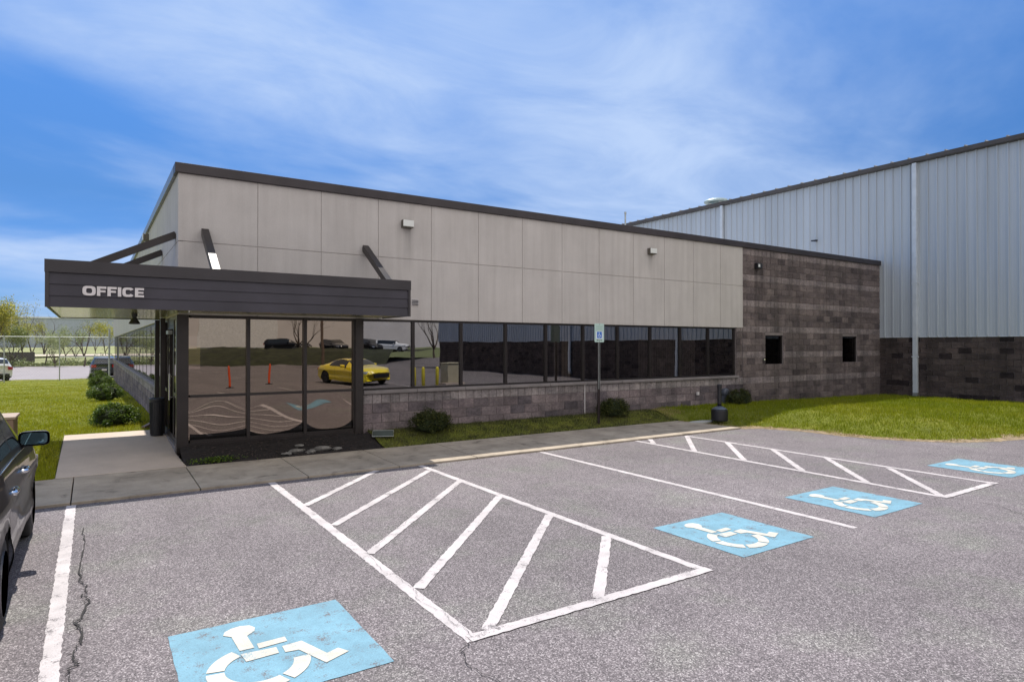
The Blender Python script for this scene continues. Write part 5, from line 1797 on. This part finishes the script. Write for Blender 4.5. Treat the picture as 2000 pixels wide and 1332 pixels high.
        mb.add([(e - 0.02, side * (hw(L - 0.2) - 0.42), hz0), (e - 0.06, side * (hw(L - 0.2) - 0.42), hz1), (e - 0.20, side * (hw(L - 0.3) - 0.10), hz1 + 0.01), (e - 0.17, side * (hw(L - 0.3) - 0.10), hz0), (e - 0.50, side * (hw(L - 0.6) + 0.0), hz1 + 0.03), (e - 0.42, side * (hw(L - 0.5) + 0.0), hz0 + 0.05)],
               [(0, 1, 2, 3), (3, 2, 4, 5)])
        so = mb.build('headlight', M['clear_lens'], t, fixn=False); md = so.modifiers.new('s', 'SOLIDIFY'); md.thickness = 0.06; md.offset = 0
    # grille and bumpers insert
    g = MB(); e = L + xo
    g.box((e - 0.10, -0.50, P_['grille'][0]), (e + 0.012, 0.50, P_['grille'][1])); g.build('grille', M['black'], t, bevel=0.01)
    g = MB(); g.box((xo - 0.012, -0.62, P_['bottom'][0][1] - 0.02), (xo + 0.15, 0.62, P_['bottom'][0][1] + 0.17)); g.build('rear_bumper', M['black'], t, bevel=0.02)
    g = MB(); g.box((xo - 0.022, -0.16, 0.62), (xo + 0.0, 0.16, 0.74)); g.build('number_plate', M['letter'], t)
    return t


SUV = dict(L=4.75, wr=0.95, wf=3.75, R=0.345, arch=0.05,
           bottom=[(0, .42), (.3, .30), (.6, .26), (4.2, .24), (4.55, .26), (4.75, .34)],
           belt=[(0, 1.05), (.25, 1.12), (1.0, 1.12), (2.2, 1.08), (3.3, 1.04), (3.6, 1.03), (4.4, .92), (4.65, .80), (4.75, .62)],
           roof=[(0, 1.10), (.12, 1.38), (.35, 1.62), (.9, 1.69), (2.0, 1.71), (2.7, 1.66), (3.05, 1.50), (3.65, 1.12), (4.3, 1.01), (4.62, .88), (4.75, .66)],
           half=[(0, .84), (.3, .91), (.95, .935), (2.0, .925), (3.75, .93), (4.4, .88), (4.75, .74)],
           rhalf=[(0, .60), (.4, .62), (2.5, .64), (3.1, .64), (3.7, .74), (4.4, .68), (4.75, .5)],
           glass=dict(side=[(.50, 1.05), (1.13, 2.02), (2.12, 3.02)], front=(2.80, 3.58), rear=(.08, .32)),
           doors=[(1.05, 2.07), (2.07, 3.12)], handle=0.93, mout=0.10, mirror=(2.86, 1.15), tail=(0.0, 0.36, 0.86, 1.06), head=(0, 0, .62, .78), grille=(.50, .72))
COUPE = dict(L=4.78, wr=0.95, wf=3.76, R=0.35, arch=0.03, rim=M['rim_dark'],
             bottom=[(0, .34), (.4, .20), (4.3, .16), (4.6, .18), (4.78, .24)],
             belt=[(0, .88), (.3, .97), (.9, 1.0), (1.4, .95), (2.6, .92), (3.4, .90), (4.2, .84), (4.6, .74), (4.78, .56)],
             roof=[(0, .93), (.35, 1.04), (.75, 1.08), (1.5, 1.30), (2.1, 1.36), (2.5, 1.34), (2.85, 1.22), (3.35, .98), (4.2, .90), (4.62, .79), (4.78, .60)],
             half=[(0, .82), (.4, .92), (.95, .96), (2.2, .90), (3.2, .92), (3.76, .95), (4.4, .92), (4.78, .78)],
             rhalf=[(0, .62), (.7, .60), (1.5, .58), (2.5, .60), (3.3, .76), (4.2, .72), (4.78, .6)],
             glass=dict(side=[(1.30, 2.75)], front=(2.60, 3.28), rear=(.80, 1.40)),
             doors=[(1.85, 3.10)], handle=0.78, mirror=(2.75, .98), tail=(0.0, 0.36, 0.72, .86), head=(0, 0, .60, .70), grille=(.36, .56))
gp = 'cars parked around the lot'
# black crossover at the left: nose to the sidewalk, its right flank towards us
make_car('black car with chrome door handles, parked at the left edge of the photo', 'car', (-1.43, 7.22, 0), rad(90), SUV, M['car_black'], gp, detail=0.035, name='parked_car', chrome_trim=True)
make_car('white car with a red tail light beyond the fence at the left edge', 'car', (-6.35, 57.2, -0.50), rad(118), SUV, M['car_white'], gp, detail=0.08, name='parked_car')
make_car('dark navy car behind the last shrub at the far corner of the office', 'car', (0.78, 59.5, -0.50), rad(90), SUV, M['car_navy'], gp, detail=0.08, name='parked_car')
make_car('bright yellow sports coupe mirrored in the entrance glass', 'car', (11.35, -6.6, 0), rad(73), COUPE, M['car_yellow'], gp, detail=0.07, name='parked_car')

# brown cabinet behind the black car
cb = thing('utility_cabinet', 'brown utility cabinet on the grass behind the black car', 'cabinet', (-1.55, 14.0, 0.12))
g = MB(); g.box((-0.5, -0.02, -0.1), (0.42, 0.75, 0.64)); g.build('cabinet_body', M['tan_box'], cb, bevel=0.01)
g = MB(); g.box((-0.53, -0.05, 0.641), (0.45, 0.78, 0.69)); g.build('cabinet_lid', simple('tan_lid', (0.34, 0.26, 0.20), 0.6), cb, bevel=0.01)

# ------------------------------------------------------------------ what the glass mirrors (behind the camera)
for i, (x, y, tl) in enumerate(((5.72, -8.7, -0.06), (7.74, -8.9, 0.02))):
    t = thing('traffic_delineator', ('orange traffic post leaning slightly, mirrored in the left entrance pane', 'upright orange traffic post mirrored in the middle entrance pane')[i], 'traffic post', (x, y, 0), group='orange traffic posts')
    g = MB(); g.lathe([(0.06, 0.03), (0.055, 0.1), (0.045, 0.95), (0.035, 1.0), (0.02, 1.06), (0.0, 1.06)], n=14)
    for k in range(len(g.v)): a, b, c = g.v[k]; g.v[k] = (a + tl * c, b, c)
    g.build('post', M['orange'], t, smooth=True)
    g = MB(); g.lathe([(0.20, 0), (0.20, 0.03), (0.08, 0.045), (0.0, 0.045)], n=8); g.build('base', M['black'], t)
for i, (x, y, tx) in enumerate(((13.85, -4.5, 'left of the pair'), (14.25, -4.3, 'right of the pair'), (14.95, -4.1, 'standing alone by the cabinet'))):
    t = thing('bollard', 'yellow bollard mirrored in the office window, ' + tx, 'bollard', (x, y, 0), group='yellow bollards in the reflection')
    g = MB(); g.lathe([(0.085, 0), (0.085, 0.84), (0.07, 0.88), (0.04, 0.91), (0, 0.92)], n=16); g.build('post', M['yellow'], t, smooth=True)
tf = thing('transformer_cabinet', 'beige electrical cabinet mirrored in the office window beside the bollards', 'cabinet', (15.85, -4.3, 0))
g = MB(); g.box((-0.42, -0.4, 0.1), (0.42, 0.4, 1.08)); g.build('cabinet_body', M['beige'], tf, bevel=0.02)
g = MB(); g.box((-0.46, -0.44, 1.081), (0.46, 0.44, 1.12)); g.build('cabinet_lid', M['beige'], tf, bevel=0.01)
g = MB(); g.box((-0.6, -0.55, -0.02), (0.6, 0.55, 0.099)); g.build('pad', M['walk'], tf)

# planted bank opposite the office
bk0, bk1 = (-30.0, -68.0), (24.5, -34.0)
g = MB(); ns = 40; vs = []
dB = Vector((bk1[0] - bk0[0], bk1[1] - bk0[1])).normalized(); nB = Vector((dB.y, -dB.x))
LB_ = math.hypot(bk1[0] - bk0[0], bk1[1] - bk0[1])
for k in range(ns + 1):
    for (dd, zz) in ((0, -0.05), (1.0, 0.35), (4.0, 1.2), (7.0, 1.7), (10, 1.2), (60, 1.2)):
        p = Vector(bk0) + dB * LB_ * k / ns + nB * dd
        vs.append((p.x, p.y, zz + (random.uniform(-.12, .12) if 0 < dd < 20 else 0)))
g.add(vs, [(6 * k + j, 6 * k + j + 1, 6 * k + j + 7, 6 * k + j + 6) for k in range(ns) for j in range(5)])
tag(g.build('bank', M['hedge_base'], fixn=True), kind='structure')
ob = thing('opposite_building', 'pale industrial building mirrored in the entrance glass', 'building', (0, 0, 0))
g = MB(); g.box((-40, -100, 1.5), (70, -84, 11)); g.build('wall', M['far_white'], ob)
g = MB(); g.box((8.0, -83.99, 2.2), (11.0, -83.9, 5.0)); g.build('loading_door', simple('brown_door', (0.22, 0.10, 0.05), 0.6), ob)
g = MB(); g.box((3.0, -83.99, 3.2), (5.0, -83.9, 5.2)); g.build('window', simple('dull_green_window', (0.05, 0.10, 0.09), 0.3), ob)
g = MB(); g.box((14, -83.995, 1.6), (26, -83.9, 10.0)); g.build('white_section', simple('white_section', (0.8, 0.78, 0.74), 0.7), ob)
g = MB(); g.box((-40.2, -84.2, 10.6), (70.2, -83.6, 11.1)); g.build('roof_edge', M['gutter'], ob)


def bank_pt(s, dd, z):
    p = Vector(bk0) + dB * s + nB * dd
    return (p.x, p.y, z)


def mirror_pt(px, dd, z):
    """point dd metres behind the foot of the bank that the glass shows in pixel column px"""
    k = at_px(px, 1.0)[0]            # x per metre of mirrored depth
    # p = (k*d, 2*FY - d); nB.(p - bk0) = dd
    d = (dd + nB.x * bk0[0] + nB.y * bk0[1] - nB.y * 2 * FY) / (nB.x * k - nB.y)
    return (k * d, 2 * FY - d, z)


gm = 'vehicles on the bank, mirrored in the glass'
for k, (px, paint, lab) in enumerate(((562, M['car_black'], 'dark car up on the bank mirrored in the middle entrance pane'), (650, M['car_navy'], 'dark navy car up on the bank mirrored in the right entrance pane'), (724, M['car_black'], 'black car up on the bank mirrored left of the white car'), (772, M['car_white'], 'white car up on the bank mirrored in the first wall window'))):
    make_car(lab, 'car', mirror_pt(px, 13, 1.2), rad((20, 75, 80, 35)[k]), SUV, paint, gm, detail=0.12)
make_tree(mirror_pt(592, 9.0, 1.3), 5.6, 'bare tree on the bank mirrored in the middle entrance pane', 121, None, 0, 0, 0.13, 0.5, depth=5, low=True, group='bare trees mirrored in the glass')
make_tree(mirror_pt(850, 5.0, 1.0), 6.5, 'bare tree mirrored in the second wall window', 122, None, 0, 0, 0.13, 0.5, depth=5, low=True, group='bare trees mirrored in the glass')
for k, (x, y, lab) in enumerate(((17.0, -31.5, 'wooden utility pole mirrored in the right entrance pane'), (26.5, -47, 'distant utility pole mirrored in the first wall window'))):
    t = thing('utility_pole', lab, 'pole', (x, y, 0), group='utility poles mirrored in the glass')
    g = MB(); g.tube([(0, 0, 0), (0, 0, 10.5)], [0.15, 0.10], 10); g.build('pole', M['wood_pole'], t)
    g = MB(); g.bar((-1.1, 0.2, 9.6), (1.1, -0.2, 9.6), 0.09, 0.11); g.build('crossarm', M['wood_pole'], t)
